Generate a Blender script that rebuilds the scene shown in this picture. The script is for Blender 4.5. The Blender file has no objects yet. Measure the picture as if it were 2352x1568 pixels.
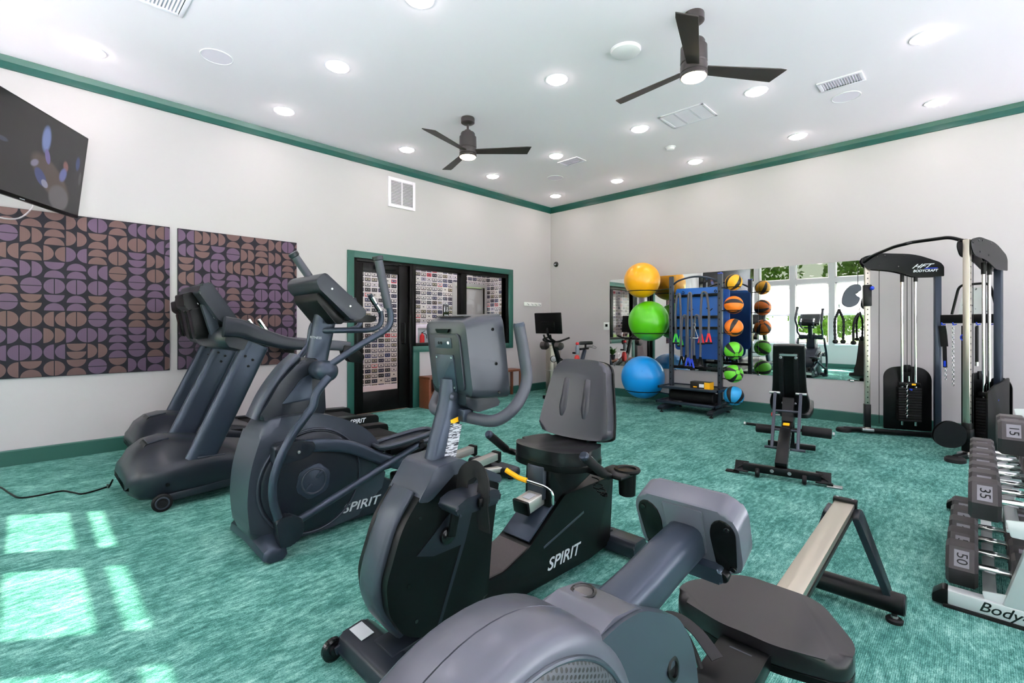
import bpy, bmesh, math, random
from mathutils import Vector, Matrix
SC = bpy.context.scene
COL = SC.collection
PI = math.pi
R = math.radians

# ------------------------------------------------------------------ camera
# room axes: left wall runs along +X (plane Y=YL), right wall runs along Y (plane X=XR)
XR, YL, ZC = 7.211, 5.964, 3.523          # right wall, left wall, ceiling
XW, YB = -1.9, -2.6                       # window wall (behind, left), rear wall (behind, right)
cd = bpy.data.cameras.new('camera')
cam = bpy.data.objects.new('camera', cd)
COL.objects.link(cam)
cam.location = (0, 0, 1.2)
cam.rotation_euler = (PI/2, 0, R(44.25) - PI/2)
cd.sensor_width = 36
cd.lens = 36*1092/2352
cd.shift_y = -34/2352
cd.clip_start = 0.02
SC.camera = cam
# ------------------------------------------------------------------ light
SC.view_settings.view_transform = 'Standard'
SC.view_settings.look = 'None'
SC.view_settings.gamma = 1
SC.view_settings.use_curve_mapping = False
SC.view_settings.exposure = 1.05
wd = bpy.data.worlds.new('world')
SC.world = wd
wd.use_nodes = True
_bg = wd.node_tree.nodes['Background']
_sky = wd.node_tree.nodes.new('ShaderNodeTexSky')
_sky.sky_type = 'HOSEK_WILKIE'
_sky.sun_direction = Vector((-.56, .43, .70)).normalized()
_sky.turbidity = 4
_sky.ground_albedo = .4
_mx = wd.node_tree.nodes.new('ShaderNodeMix')
_mx.data_type = 'RGBA'
_mx.inputs[0].default_value = .55
_mx.inputs[7].default_value = (1, .95, 1, 1)
wd.node_tree.links.new(_sky.outputs[0], _mx.inputs[6])
wd.node_tree.links.new(_mx.outputs[2], _bg.inputs[0])
_bg.inputs[1].default_value = 3.0
sl = bpy.data.lights.new('sun', 'SUN')
sl.energy = 58.0
sl.angle = R(.5)
sl.color = (1, .925, .955)
so = bpy.data.objects.new('sun', sl)
COL.objects.link(so)
so.rotation_euler = Vector((.70, -.532, -1)).to_track_quat('-Z', 'Y').to_euler()
DOWNLIGHT_W = 30.0
SC.cycles.use_denoising = True
SC.cycles.max_bounces = 8
SC.cycles.diffuse_bounces = 5
SC.cycles.sample_clamp_indirect = 6
SC.cycles.caustics_reflective = False
SC.cycles.caustics_refractive = False

# ------------------------------------------------------------------ material helpers
def lin(c):
    return tuple(((v/255)/12.92 if v/255 <= .04045 else ((v/255+.055)/1.055)**2.4) for v in c) + (1,)
class NT:
    """short-hand for building node materials"""
    def __init__(s, name):
        s.mat = bpy.data.materials.new(name)
        s.mat.use_nodes = True
        s.t = s.mat.node_tree
        s.p = s.t.nodes['Principled BSDF']
        s._co = None
    def n(s, typ, **kw):
        nd = s.t.nodes.new(typ)
        for k, v in kw.items():
            setattr(nd, k, v)
        return nd
    def put(s, sock, v):
        if v is None:
            return
        if hasattr(v, 'is_linked') or isinstance(v, bpy.types.NodeSocket):
            s.t.links.new(v, sock)
        else:
            sock.default_value = v
    def m(s, op, a, b=None, c=None):
        nd = s.n('ShaderNodeMath', operation=op)
        for i, v in enumerate((a, b, c)):
            s.put(nd.inputs[i], v)
        return nd.outputs[0]
    def co(s):
        if s._co is None:
            s._co = s.n('ShaderNodeTexCoord').outputs['Object']
        return s._co
    def xyz(s):
        nd = s.n('ShaderNodeSeparateXYZ')
        s.put(nd.inputs[0], s.co())
        return nd.outputs
    def vec(s, x=0., y=0., z=0.):
        nd = s.n('ShaderNodeCombineXYZ')
        for i, v in enumerate((x, y, z)):
            s.put(nd.inputs[i], v)
        return nd.outputs[0]
    def noise(s, scale, detail=2., rough=.5, vec=None, sc3=None):
        v = vec if vec is not None else s.co()
        if sc3:
            mp = s.n('ShaderNodeMapping')
            s.put(mp.inputs[0], v)
            mp.inputs[3].default_value = sc3
            v = mp.outputs[0]
        nd = s.n('ShaderNodeTexNoise')
        s.put(nd.inputs['Vector'], v)
        nd.inputs['Scale'].default_value = scale
        nd.inputs['Detail'].default_value = detail
        nd.inputs['Roughness'].default_value = rough
        return nd.outputs[0]
    def white(s, vec):
        nd = s.n('ShaderNodeTexWhiteNoise', noise_dimensions='3D')
        s.put(nd.inputs[0], vec)
        return nd.outputs
    def mix(s, f, a, b):
        nd = s.n('ShaderNodeMix', data_type='RGBA')
        s.put(nd.inputs[0], f)
        s.put(nd.inputs[6], a)
        s.put(nd.inputs[7], b)
        return nd.outputs[2]
    def ramp(s, f, stops, interp='LINEAR'):
        nd = s.n('ShaderNodeValToRGB')
        cr = nd.color_ramp
        cr.interpolation = interp
        while len(cr.elements) < len(stops):
            cr.elements.new(.5)
        for e, (p, c) in zip(cr.elements, stops):
            e.position = p
            e.color = c
        s.put(nd.inputs[0], f)
        return nd.outputs[0]
    def bump(s, h, strength=.2, dist=.01):
        nd = s.n('ShaderNodeBump')
        nd.inputs['Strength'].default_value = strength
        nd.inputs['Distance'].default_value = dist
        s.put(nd.inputs['Height'], h)
        s.put(s.p.inputs['Normal'], nd.outputs[0])
    def set(s, color=None, rough=None, metal=None, spec=None, emis=None, es=None):
        P = s.p.inputs
        s.put(P['Base Color'], color)
        s.put(P['Roughness'], rough)
        s.put(P['Metallic'], metal)
        s.put(P['Specular IOR Level'], spec)
        if emis is not None:
            s.put(P['Emission Color'], emis)
            s.put(P['Emission Strength'], es)
        return s.mat
M = {}
def mat(name, rgb, rough=.5, metal=0., grain=0., gscale=400., bump=0., spec=None, coat=0.):
    """plain procedural material: base colour with fine noise grain and optional relief"""
    k = NT(name)
    c = lin(rgb)
    if grain or bump:
        f = k.noise(gscale, 3)
        if grain:
            d = tuple(v*(1-grain) for v in c[:3]) + (1,)
            h = tuple(min(1, v*(1+grain)) for v in c[:3]) + (1,)
            k.set(color=k.mix(f, d, h))
        else:
            k.set(color=c)
        if bump:
            k.bump(f, bump, .002)
    else:
        k.set(color=c)
    # slight roughness variation so that large faces do not look computer-flat
    r = k.m('ADD', k.m('MULTIPLY', k.noise(60, 2), .04), rough-.02) if rough >= .4 else rough
    k.set(rough=r, metal=metal, spec=spec)
    if coat:
        k.p.inputs['Coat Weight'].default_value = coat
    M[name] = k.mat
    return k.mat

# ------------------------------------------------------------------ mesh helpers
def smoothpath(pts, k=6):
    """Catmull-Rom through points"""
    P = [Vector(p) for p in pts]
    if len(P) < 3 or k < 2:
        return P
    out = []
    for i in range(len(P)-1):
        p0 = P[i-1] if i else P[0]*2-P[1]
        p1, p2 = P[i], P[i+1]
        p3 = P[i+2] if i+2 < len(P) else P[-1]*2-P[-2]
        for j in range(k):
            t = j/k
            out.append(.5*((2*p1)+(p2-p0)*t+(2*p0-5*p1+4*p2-p3)*t*t+(3*p1-p0-3*p2+p3)*t**3))
    out.append(P[-1])
    return out
def roundpath(pts, rad, k=5):
    """polyline with rounded corners"""
    P = [Vector(p) for p in pts]
    out = [P[0]]
    for a, b, c in zip(P, P[1:], P[2:]):
        r = min(rad, (a-b).length*.49, (c-b).length*.49)
        s = b+(a-b).normalized()*r
        e = b+(c-b).normalized()*r
        for j in range(k+1):
            t = j/k
            out.append(s*(1-t)**2+b*2*t*(1-t)+e*t*t)
    out.append(P[-1])
    return out
def round2(pts, rad, k=4):
    """closed 2D outline with rounded corners; rad is a number or one per corner"""
    n = len(pts)
    rr = rad if isinstance(rad, (list, tuple)) else [rad]*n
    out = []
    for i in range(n):
        a, b, c = Vector(pts[i-1]), Vector(pts[i]), Vector(pts[(i+1) % n])
        r = min(rr[i], (a-b).length*.49, (c-b).length*.49)
        if r < 1e-4:
            out.append((b.x, b.y))
            continue
        s = b+(a-b).normalized()*r
        e = b+(c-b).normalized()*r
        for j in range(k+1):
            t = j/k
            q = s*(1-t)**2+b*2*t*(1-t)+e*t*t
            out.append((q.x, q.y))
    return out
def smooth2(pts, k=5):
    """closed smooth 2D outline"""
    n = len(pts)
    out = []
    for i in range(n):
        p0, p1, p2, p3 = (Vector(pts[(i+j-1) % n]) for j in range(4))
        for j in range(k):
            t = j/k
            q = .5*((2*p1)+(p2-p0)*t+(2*p0-5*p1+4*p2-p3)*t*t+(3*p1-p0-3*p2+p3)*t**3)
            out.append((q.x, q.y))
    return out
def circ2(cx, cy, r, n=24, a0=0, a1=2*PI):
    full = abs(a1-a0-2*PI) < 1e-6
    return [(cx+r*math.cos(a0+(a1-a0)*i/(n if full else n-1)), cy+r*math.sin(a0+(a1-a0)*i/(n if full else n-1))) for i in range(n)]
class B:
    """mesh builder: every call adds a closed shape; build() links ONE object"""
    def __init__(s):
        s.bm = bmesh.new()
    def _add(s, t, mx=None):
        if mx is not None:
            bmesh.ops.transform(t, matrix=mx, verts=t.verts)
        bmesh.ops.recalc_face_normals(t, faces=t.faces)
        me = bpy.data.meshes.new('tmp')
        t.to_mesh(me)
        t.free()
        s.bm.from_mesh(me)
        bpy.data.meshes.remove(me)
        return s
    def box(s, c, d, bev=0., mx=None, seg=2):
        t = bmesh.new()
        bmesh.ops.create_cube(t, size=1)
        bmesh.ops.scale(t, vec=d, verts=t.verts)
        if bev:
            bmesh.ops.bevel(t, geom=t.edges[:], offset=min(bev, min(d)*.49), segments=seg, profile=.5, affect='EDGES')
        m = Matrix.Translation(c)
        if mx is not None:
            m = m @ mx.to_4x4()
        return s._add(t, m)
    def span(s, x0, x1, y0, y1, z0, z1, bev=0., seg=2):
        return s.box(((x0+x1)/2, (y0+y1)/2, (z0+z1)/2), (abs(x1-x0), abs(y1-y0), abs(z1-z0)), bev, None, seg)
    def prism(s, pts, lo, hi, axis='y', bev=0., seg=2, mx=None):
        """outline extruded along an axis; axis y: pts are (x,z); x: (y,z); z: (x,y)"""
        t = bmesh.new()
        def P(a, b, h):
            return (a, h, b) if axis == 'y' else ((h, a, b) if axis == 'x' else (a, b, h))
        v0 = [t.verts.new(P(a, b, lo)) for a, b in pts]
        v1 = [t.verts.new(P(a, b, hi)) for a, b in pts]
        n = len(pts)
        f0 = t.faces.new(v0)
        f1 = t.faces.new(v1[::-1])
        for i in range(n):
            t.faces.new((v0[i], v1[i], v1[(i+1) % n], v0[(i+1) % n]))
        if bev:
            ed = list(set(f0.edges[:]+f1.edges[:]))
            bmesh.ops.bevel(t, geom=ed, offset=bev, segments=seg, profile=.5, affect='EDGES', clamp_overlap=True)
        return s._add(t, mx)
    def loft(s, rings, cap=True, closed=True):
        """rings: lists of equal numbers of 3D points, skinned in order"""
        t = bmesh.new()
        V = [[t.verts.new(p) for p in r] for r in rings]
        n = len(V[0])
        for a, b in zip(V, V[1:]):
            for i in range(n if closed else n-1):
                j = (i+1) % n
                try:
                    t.faces.new((a[i], a[j], b[j], b[i]))
                except ValueError:
                    pass
        if cap:
            t.faces.new(V[0][::-1])
            t.faces.new(V[-1])
        return s._add(t)
    def tube(s, pts, r, n=12, flat=None, up=None, cap=True):
        """round (or flattened: flat=(rw,rh)) tube along points"""
        P = [Vector(p) for p in pts]
        m = len(P)
        rings = []
        nrm = None
        for i in range(m):
            d = (P[min(i+1, m-1)]-P[max(i-1, 0)])
            if d.length < 1e-9:
                d = Vector((0, 0, 1))
            d.normalize()
            if nrm is None:
                ref = Vector(up) if up else (Vector((0, 0, 1)) if abs(d.z) < .9 else Vector((0, 1, 0)))
                nrm = (ref-d*ref.dot(d)).normalized()
            else:
                ref = Vector(up) if up else nrm
                q = ref-d*ref.dot(d)
                nrm = q.normalized() if q.length > 1e-6 else nrm
            b = d.cross(nrm)
            ri = r[i] if isinstance(r, (list, tuple)) else r
            if flat:
                sh = flat if not callable(flat) else flat(i/(m-1))
                ring = []
                for k in range(n):
                    a = 2*PI*(k+.5)/n
                    ca, sa = math.cos(a), math.sin(a)
                    e = .55
                    x = math.copysign(abs(ca)**e, ca)*sh[0]
                    y = math.copysign(abs(sa)**e, sa)*sh[1]
                    ring.append(P[i]+b*x+nrm*y)
            else:
                ring = [P[i]+(nrm*math.cos(2*PI*k/n)+b*math.sin(2*PI*k/n))*ri for k in range(n)]
            rings.append(ring)
        return s.loft(rings, cap)
    def bar(s, a, b, w, h, bev=.004, up=(0, 0, 1)):
        """rectangular bar from a to b; h along up, w sideways"""
        a, b = Vector(a), Vector(b)
        d = b-a
        x = d.normalized()
        u = Vector(up)
        if abs(x.dot(u)) > .98:
            u = Vector((1, 0, 0))
        y = u.cross(x).normalized()
        z = x.cross(y)
        mx = Matrix((x, y, z)).transposed()
        return s.box((a+b)/2, (d.length, w, h), bev, mx)
    def cyl(s, a, b, r, n=20, r2=None, bev=0.):
        a, b = Vector(a), Vector(b)
        r2 = r if r2 is None else r2
        if bev:
            d = (b-a).normalized()
            return s.tube([a, a+d*.0001, a+d*bev, b-d*bev, b-d*.0001, b], [max(r-bev, .0005), max(r-bev, .0005)+.0001, r, r2, max(r2-bev, .0005)+.0001, max(r2-bev, .0005)], n)
        return s.tube([a, b], [r, r2], n)
    def lathe(s, prof, c=(0, 0, 0), axis=(0, 0, 1), n=28):
        """prof: (radius, height) pairs along axis"""
        c = Vector(c)
        ax = Vector(axis).normalized()
        u = ax.orthogonal().normalized()
        v = ax.cross(u)
        rings = [[c+ax*h+(u*math.cos(2*PI*i/n)+v*math.sin(2*PI*i/n))*max(r, .0004) for i in range(n)] for r, h in prof]
        return s.loft(rings)
    def ball(s, c, r, sc=(1, 1, 1), u=28, v=18, mx=None):
        t = bmesh.new()
        bmesh.ops.create_uvsphere(t, u_segments=u, v_segments=v, radius=r)
        bmesh.ops.scale(t, vec=sc, verts=t.verts)
        m = Matrix.Translation(c)
        if mx is not None:
            m = m @ mx.to_4x4()
        return s._add(t, m)
    def torus(s, c, r, q, axis=(0, 0, 1), n=28, k=10, sx=1., sy=1., up=None):
        c = Vector(c)
        ax = Vector(axis).normalized()
        u = Vector(up).normalized() if up else ax.orthogonal().normalized()
        v = ax.cross(u)
        rings = []
        for i in range(n):
            a = 2*PI*i/n
            ctr = c+u*math.cos(a)*r*sx+v*math.sin(a)*r*sy
            o = (u*math.cos(a)*sx+v*math.sin(a)*sy).normalized()
            rings.append([ctr+(o*math.cos(2*PI*j/k)+ax*math.sin(2*PI*j/k))*q for j in range(k)])
        rings.append(rings[0])
        s.loft(rings, cap=False)
        return s
    def pad(s, outline, z0, z1, bev, mx=None, dome=0., seg=4):
        """cushion: 2D outline (x,y) extruded z0..z1 with a round top edge"""
        t = bmesh.new()
        v0 = [t.verts.new((a, b, z0)) for a, b in outline]
        v1 = [t.verts.new((a, b, z1)) for a, b in outline]
        n = len(outline)
        f0 = t.faces.new(v0)
        f1 = t.faces.new(v1[::-1])
        for i in range(n):
            t.faces.new((v0[i], v1[i], v1[(i+1) % n], v0[(i+1) % n]))
        bmesh.ops.bevel(t, geom=f1.edges[:], offset=bev, segments=seg, profile=.5, affect='EDGES', clamp_overlap=True)
        bmesh.ops.bevel(t, geom=f0.edges[:], offset=bev*.4, segments=2, profile=.5, affect='EDGES', clamp_overlap=True)
        return s._add(t, mx)
    def build(s, name, m=None, parent=None, smooth=35, org=None):
        """link as one object; coordinates are world coordinates, the parent chain's root location is taken off"""
        me = bpy.data.meshes.new(name)
        root = parent
        o0 = Vector((0, 0, 0))
        while root is not None:
            o0 = o0+root.location
            root = root.parent
        if parent is None and org is not None:
            o0 = Vector(org)
        if o0.length:
            bmesh.ops.translate(s.bm, vec=-o0, verts=s.bm.verts)
        bmesh.ops.remove_doubles(s.bm, verts=s.bm.verts, dist=1e-6)
        s.bm.to_mesh(me)
        s.bm.free()
        if smooth:
            me.polygons.foreach_set('use_smooth', [True]*len(me.polygons))
            me.set_sharp_from_angle(angle=R(smooth))
        o = bpy.data.objects.new(name, me)
        COL.objects.link(o)
        if m is not None:
            me.materials.append(M[m] if isinstance(m, str) else m)
        if parent is not None:
            o.parent = parent
        elif org is not None:
            o.location = org
        return o
def tag(o, label, cat, group=None):
    o['label'] = label
    o['category'] = cat
    if group:
        o['group'] = group
    return o
def thing(name, label, cat, loc=(0, 0, 0), group=None):
    o = bpy.data.objects.new(name, None)
    o.empty_display_size = .1
    COL.objects.link(o)
    o.location = loc
    return tag(o, label, cat, group)
def struct(o):
    o['kind'] = 'structure'
    return o
def dup(root, loc, label=None, rot=None, scale=None):
    """copy a thing with its parts and sub-parts"""
    r = root.copy()
    COL.objects.link(r)
    r.location = loc
    if rot is not None:
        r.rotation_euler = rot
    if scale is not None:
        r.scale = scale
    if label:
        r['label'] = label
    for ch in list(root.children):
        c = ch.copy()
        COL.objects.link(c)
        c.parent = r
        for g in ch.children:
            d = g.copy()
            COL.objects.link(d)
            d.parent = c
    return r
def text(name, body, size, m, parent, loc, xdir, updir, ext=.001, shear=0., align='CENTER', font=None, bold=0., yscale=1., spacing=1.):
    """flat lettering as a mesh; loc is a world point, xdir the reading direction, updir the letters' up"""
    cu = bpy.data.curves.new(name, 'FONT')
    cu.body = body
    cu.size = size
    cu.extrude = ext
    cu.shear = shear
    cu.offset = bold
    cu.align_x = align
    cu.align_y = 'CENTER'
    cu.space_character = spacing
    cu.resolution_u = 3
    tmp = bpy.data.objects.new('tmp_text', cu)
    COL.objects.link(tmp)
    dg = bpy.context.evaluated_depsgraph_get()
    me = bpy.data.meshes.new_from_object(tmp.evaluated_get(dg))
    bpy.data.objects.remove(tmp)
    bpy.data.curves.remove(cu)
    x = Vector(xdir).normalized()
    u = Vector(updir)
    u = (u-x*u.dot(x)).normalized()
    z = x.cross(u)
    mx = Matrix((x, u*yscale, z)).transposed().to_4x4()
    o0 = Vector((0, 0, 0))
    q = parent
    while q is not None:
        o0 = o0+q.location
        q = q.parent
    mx.translation = Vector(loc)-o0
    me.transform(mx)
    me.materials.clear()
    me.materials.append(M[m] if isinstance(m, str) else m)
    o = bpy.data.objects.new(name, me)
    COL.objects.link(o)
    o.parent = parent
    return o
def _xf(s, m):
    """transform everything built so far"""
    bmesh.ops.transform(s.bm, matrix=m.to_4x4(), verts=s.bm.verts)
    return s
B.xf = _xf
def mirror_y(yc):
    return Matrix.Translation((0, yc, 0)) @ Matrix.Scale(-1, 4, (0, 1, 0)) @ Matrix.Translation((0, -yc, 0))
def _my(s, yc):
    bmesh.ops.transform(s.bm, matrix=mirror_y(yc), verts=s.bm.verts)
    bmesh.ops.reverse_faces(s.bm, faces=s.bm.faces)
    return s
B.my = _my
def both(fn, yc, name, m, parent):
    """build a part and its mirror twin; fn returns a fresh builder for the near (low Y) side"""
    a = fn().build(name, m, parent)
    c = fn().my(yc).build(name, m, parent)
    return a, c
# ================================================================== materials
mat('paint_wall', (188, 182, 184), .7, grain=.01, gscale=30)
mat('paint_ceiling', (252, 240, 248), .75)
mat('paint_green', (18, 76, 68), .3)
mat('paint_green_matte', (32, 84, 74), .45)
mat('black_frame', (9, 8, 8), .35, spec=.15)
mat('white_plastic', (246, 237, 244), .4)
mat('white_metal', (244, 234, 245), .4)
mat('plate_white', (244, 244, 242), .35)
mat('bronze', (66, 60, 60), .38, .5)
mat('blade_wood', (40, 33, 31), .5, grain=.25, gscale=260, bump=.1)
mat('charcoal', (48, 57, 70), .32, .45, grain=.05, gscale=900, spec=.4)        # painted steel tubes
mat('charcoal_dark', (27, 32, 40), .32, .1, grain=.05, gscale=900, spec=.35)    # moulded covers
mat('graphite', (54, 60, 70), .32, .3, grain=.05, gscale=1200, spec=.4)
mat('black_plastic', (7, 8, 9), .33, grain=.1, gscale=900, spec=.18)
mat('black_gloss', (14, 14, 16), .15)
mat('black_rubber', (17, 17, 19), .6, grain=.15, gscale=700, spec=.25)
mat('black_vinyl', (20, 19, 22), .3, grain=.08, gscale=500, bump=.04, spec=.4)
mat('black_steel', (15, 16, 18), .32, .4, spec=.3)
mat('console_grey', (38, 43, 51), .34, .1, grain=.05, gscale=900)
mat('black_vinyl_sheen', (46, 47, 54), .32, grain=.06, gscale=500, bump=.03)  # black vinyl with a lightened base, imitating window sheen on the backrest
mat('grip_foam', (54, 57, 66), .5, grain=.08, gscale=900)
mat('chrome', (225, 225, 225), .12, 1.)
mat('brushed_steel', (190, 184, 172), .32, 1.)
mat('aluminium', (196, 192, 186), .35, .8)
mat('silver_paint', (200, 206, 208), .4, .35)
mat('print_white', (232, 236, 240), .5)
mat('print_silver', (178, 182, 188), .45)
mat('yellow_paint', (250, 180, 10), .4)
mat('red_plastic', (205, 30, 36), .4)
mat('blue_plastic', (20, 60, 200), .35)
mat('zinc', (180, 182, 184), .3, .9)
mat('wood_brown', (110, 60, 36), .45, grain=.25, gscale=40)
mat('wood_floor', (170, 128, 92), .5, grain=.2, gscale=30)

def carpet():
    k = NT('carpet')
    x, y, z = k.xyz()
    warp = k.noise(3.5, 3)
    w2 = k.vec(k.m('ADD', x, k.m('MULTIPLY', warp, .05)), k.m('ADD', y, k.m('MULTIPLY', warp, .10)), 0.)
    big = k.noise(3.2, 3, .6, vec=w2, sc3=(1, 1.5, 1))
    streak = k.noise(9, 6, .72, vec=w2, sc3=(1.1, 4.2, 1))
    blot = k.noise(20, 4, .65, sc3=(1, 1.8, 1))
    fine = k.noise(70, 3, .7, sc3=(.7, 2., 1))
    ridge = k.m('MULTIPLY', k.m('ADD', k.m('SINE', k.m('MULTIPLY', y, 2*PI/.0062)), 1.), .5)
    tuft = k.noise(190, 2, .6, sc3=(1, 2., 1))
    f = .47
    for src, amp in ((big, .4), (streak, .6), (blot, .42), (fine, .4), (tuft, .5), (ridge, .08)):
        f = k.m('ADD', k.m('MULTIPLY', k.m('SUBTRACT', src, .5), amp), f)
    vein = k.noise(26, 4, .6, vec=w2, sc3=(1, 2.6, 1))
    crack = k.m('LESS_THAN', k.m('ABSOLUTE', k.m('SUBTRACT', vein, .5)), .012)
    f = k.m('SUBTRACT', f, k.m('MULTIPLY', crack, .07))
    col = k.ramp(f, [(.27, lin((40, 90, 84))), (.41, lin((66, 122, 113))), (.53, lin((102, 158, 148))), (.70, lin((160, 206, 197)))])
    k.bump(k.m('ADD', tuft, k.m('MULTIPLY', ridge, .6)), .5, .006)
    M['carpet'] = k.set(color=col, rough=.95, spec=.1)
carpet()

def panel_fabric():
    """printed acoustic fabric: squares, each halved, a half disc in either half"""
    k = NT('panel_fabric')
    x, y, z = k.xyz()
    c = .1475
    u, v = k.m('DIVIDE', x, c), k.m('DIVIDE', z, c)
    iu, iv = k.m('FLOOR', u), k.m('FLOOR', v)
    fu, fv = k.m('SUBTRACT', u, iu), k.m('SUBTRACT', v, iv)
    w = k.white(k.vec(iu, iv, 3.))
    r = k.n('ShaderNodeSeparateColor')
    k.put(r.inputs[0], w[1])
    vert = k.m('GREATER_THAN', r.outputs[0], .5)
    inv = k.m('SUBTRACT', 1., vert)
    p = k.m('ADD', k.m('MULTIPLY', fu, vert), k.m('MULTIPLY', fv, inv))     # across the halves
    q = k.m('ADD', k.m('MULTIPLY', fv, vert), k.m('MULTIPLY', fu, inv))
    side = k.m('GREATER_THAN', p, .5)
    ph = k.m('SUBTRACT', k.m('MULTIPLY', p, 2.), side)                       # 0..1 inside the half
    w2 = k.white(k.vec(iu, iv, k.m('ADD', side, 11.)))[0]
    flip = k.m('GREATER_THAN', w2, .52)
    pf = k.m('ADD', k.m('MULTIPLY', flip, k.m('SUBTRACT', 1., ph)), k.m('MULTIPLY', k.m('SUBTRACT', 1., flip), ph))
    px = k.m('MULTIPLY', k.m('SUBTRACT', pf, .045), .5)
    qx = k.m('SUBTRACT', q, .5)
    d = k.m('SQRT', k.m('ADD', k.m('MULTIPLY', px, px), k.m('MULTIPLY', qx, qx)))
    ins = k.m('MULTIPLY', k.m('LESS_THAN', d, .452), k.m('GREATER_THAN', px, 0.))
    hue = k.m('GREATER_THAN', r.outputs[1], .52)
    rib = k.m('MULTIPLY', k.m('ADD', k.m('SINE', k.m('MULTIPLY', p, 160.)), 1.), .09)
    cc = k.mix(hue, lin((98, 80, 100)), lin((106, 84, 82)))
    cc = k.mix(rib, cc, lin((40, 36, 44)))
    weave = k.noise(300, 2)
    col = k.mix(ins, k.mix(weave, lin((38, 36, 42)), lin((48, 45, 52))), cc)
    M['panel_fabric'] = k.set(color=col, rough=.9, spec=.1)
panel_fabric()

def cassette_paper():
    k = NT('cassette_paper')
    x, y, z = k.xyz()
    u, v = k.m('DIVIDE', k.m('ADD', x, y), .132), k.m('DIVIDE', z, .0905)
    iu, iv = k.m('FLOOR', u), k.m('FLOOR', v)
    fu, fv = k.m('SUBTRACT', k.m('SUBTRACT', u, iu), .5), k.m('SUBTRACT', k.m('SUBTRACT', v, iv), .5)
    au, av = k.m('ABSOLUTE', fu), k.m('ABSOLUTE', fv)
    w = k.white(k.vec(iu, iv, 7.))
    r = k.n('ShaderNodeSeparateColor')
    k.put(r.inputs[0], w[1])
    a, b, c = r.outputs[0], r.outputs[1], r.outputs[2]
    box = lambda hu, hv, o=0.: k.m('MULTIPLY', k.m('LESS_THAN', au, hu), k.m('LESS_THAN', k.m('ABSOLUTE', k.m('SUBTRACT', fv, o)), hv))
    body = k.ramp(a, [(0, lin((34, 34, 62))), (.3, lin((52, 50, 52))), (.5, lin((30, 30, 40))), (.68, lin((150, 142, 160))), (.76, lin((206, 200, 192))), (.86, lin((70, 52, 44))), (.9, lin((176, 38, 52))), (.96, lin((28, 44, 92)))], 'CONSTANT')
    lab = k.ramp(b, [(0, lin((214, 208, 198))), (.45, lin((90, 92, 120))), (.62, lin((222, 218, 214))), (.85, lin((150, 140, 110)))], 'CONSTANT')
    paper = lin((222, 217, 212))
    col = k.mix(box(.43, .38), paper, body)
    col = k.mix(k.m('MULTIPLY', box(.34, .24, .05), k.m('GREATER_THAN', c, .28)), col, lab)
    col = k.mix(box(.19, .1, .03), col, lin((44, 42, 48)))
    hub = k.m('LESS_THAN', k.m('ADD', k.m('POWER', k.m('MULTIPLY', k.m('SUBTRACT', au, .17), 1.4), 2.), k.m('POWER', k.m('SUBTRACT', fv, .03), 2.)), .005)
    col = k.mix(hub, col, lin((226, 222, 218)))
    M['cassette_paper'] = k.set(color=col, rough=.7)
cassette_paper()

def clear(name, tint):
    k = NT(name)
    tr = k.n('ShaderNodeBsdfTransparent')
    tr.inputs[0].default_value = tint
    gl = k.n('ShaderNodeBsdfGlossy')
    gl.inputs['Roughness'].default_value = .02
    fr = k.n('ShaderNodeFresnel')
    fr.inputs[0].default_value = 1.45
    mx = k.n('ShaderNodeMixShader')
    ge = k.n('ShaderNodeNewGeometry')
    k.put(mx.inputs[0], k.m('MULTIPLY', fr.outputs[0], k.m('SUBTRACT', 1., ge.outputs['Backfacing'])))
    k.put(mx.inputs[1], tr.outputs[0])
    k.put(mx.inputs[2], gl.outputs[0])
    k.t.links.new(mx.outputs[0], k.t.nodes['Material Output'].inputs[0])
    M[name] = k.mat
clear('clear_glass', (.97, .985, .98, 1))
clear('sun_dimming_glass', (.37, .39, .33, 1))  # tint added to hold back the strong sun where it lands on the carpet
def glass():
    k = NT('mirror_glass')
    M['mirror_glass'] = k.set(color=(.86, .9, .88, 1), rough=.004, metal=1.)
    k = NT('shade_fabric')
    tl = k.n('ShaderNodeBsdfTranslucent')
    tl.inputs[0].default_value = (.9, .9, .88, 1)
    mx = k.n('ShaderNodeMixShader')
    mx.inputs[0].default_value = .55
    k.set(color=k.mix(k.noise(500, 1), lin((236, 236, 232)), lin((246, 246, 242))), rough=.9)
    k.put(mx.inputs[1], k.p.outputs[0])
    k.put(mx.inputs[2], tl.outputs[0])
    k.t.links.new(mx.outputs[0], k.t.nodes['Material Output'].inputs[0])
    M['shade_fabric'] = k.mat
glass()
def emit(name, rgb, st):
    k = NT(name)
    M[name] = k.set(color=(.8, .8, .8, 1), emis=lin(rgb), es=st)
emit('lamp_lens', (255, 242, 240), DOWNLIGHT_W)
emit('corridor_lens', (250, 244, 255), DOWNLIGHT_W*3.4)
emit('fan_lens', (255, 226, 190), 9.)

# ================================================================== room shell
b = B().span(XW-.3, XR+.2, YB-.2, YL+.07, -.12, 0)
struct(b.build('floor', 'carpet', smooth=0))
b = B().span(XW-.15, XR+.2, YB-.14, YL+.2, ZC, ZC+.12)
struct(b.build('ceiling', 'paint_ceiling', smooth=0))
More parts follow.
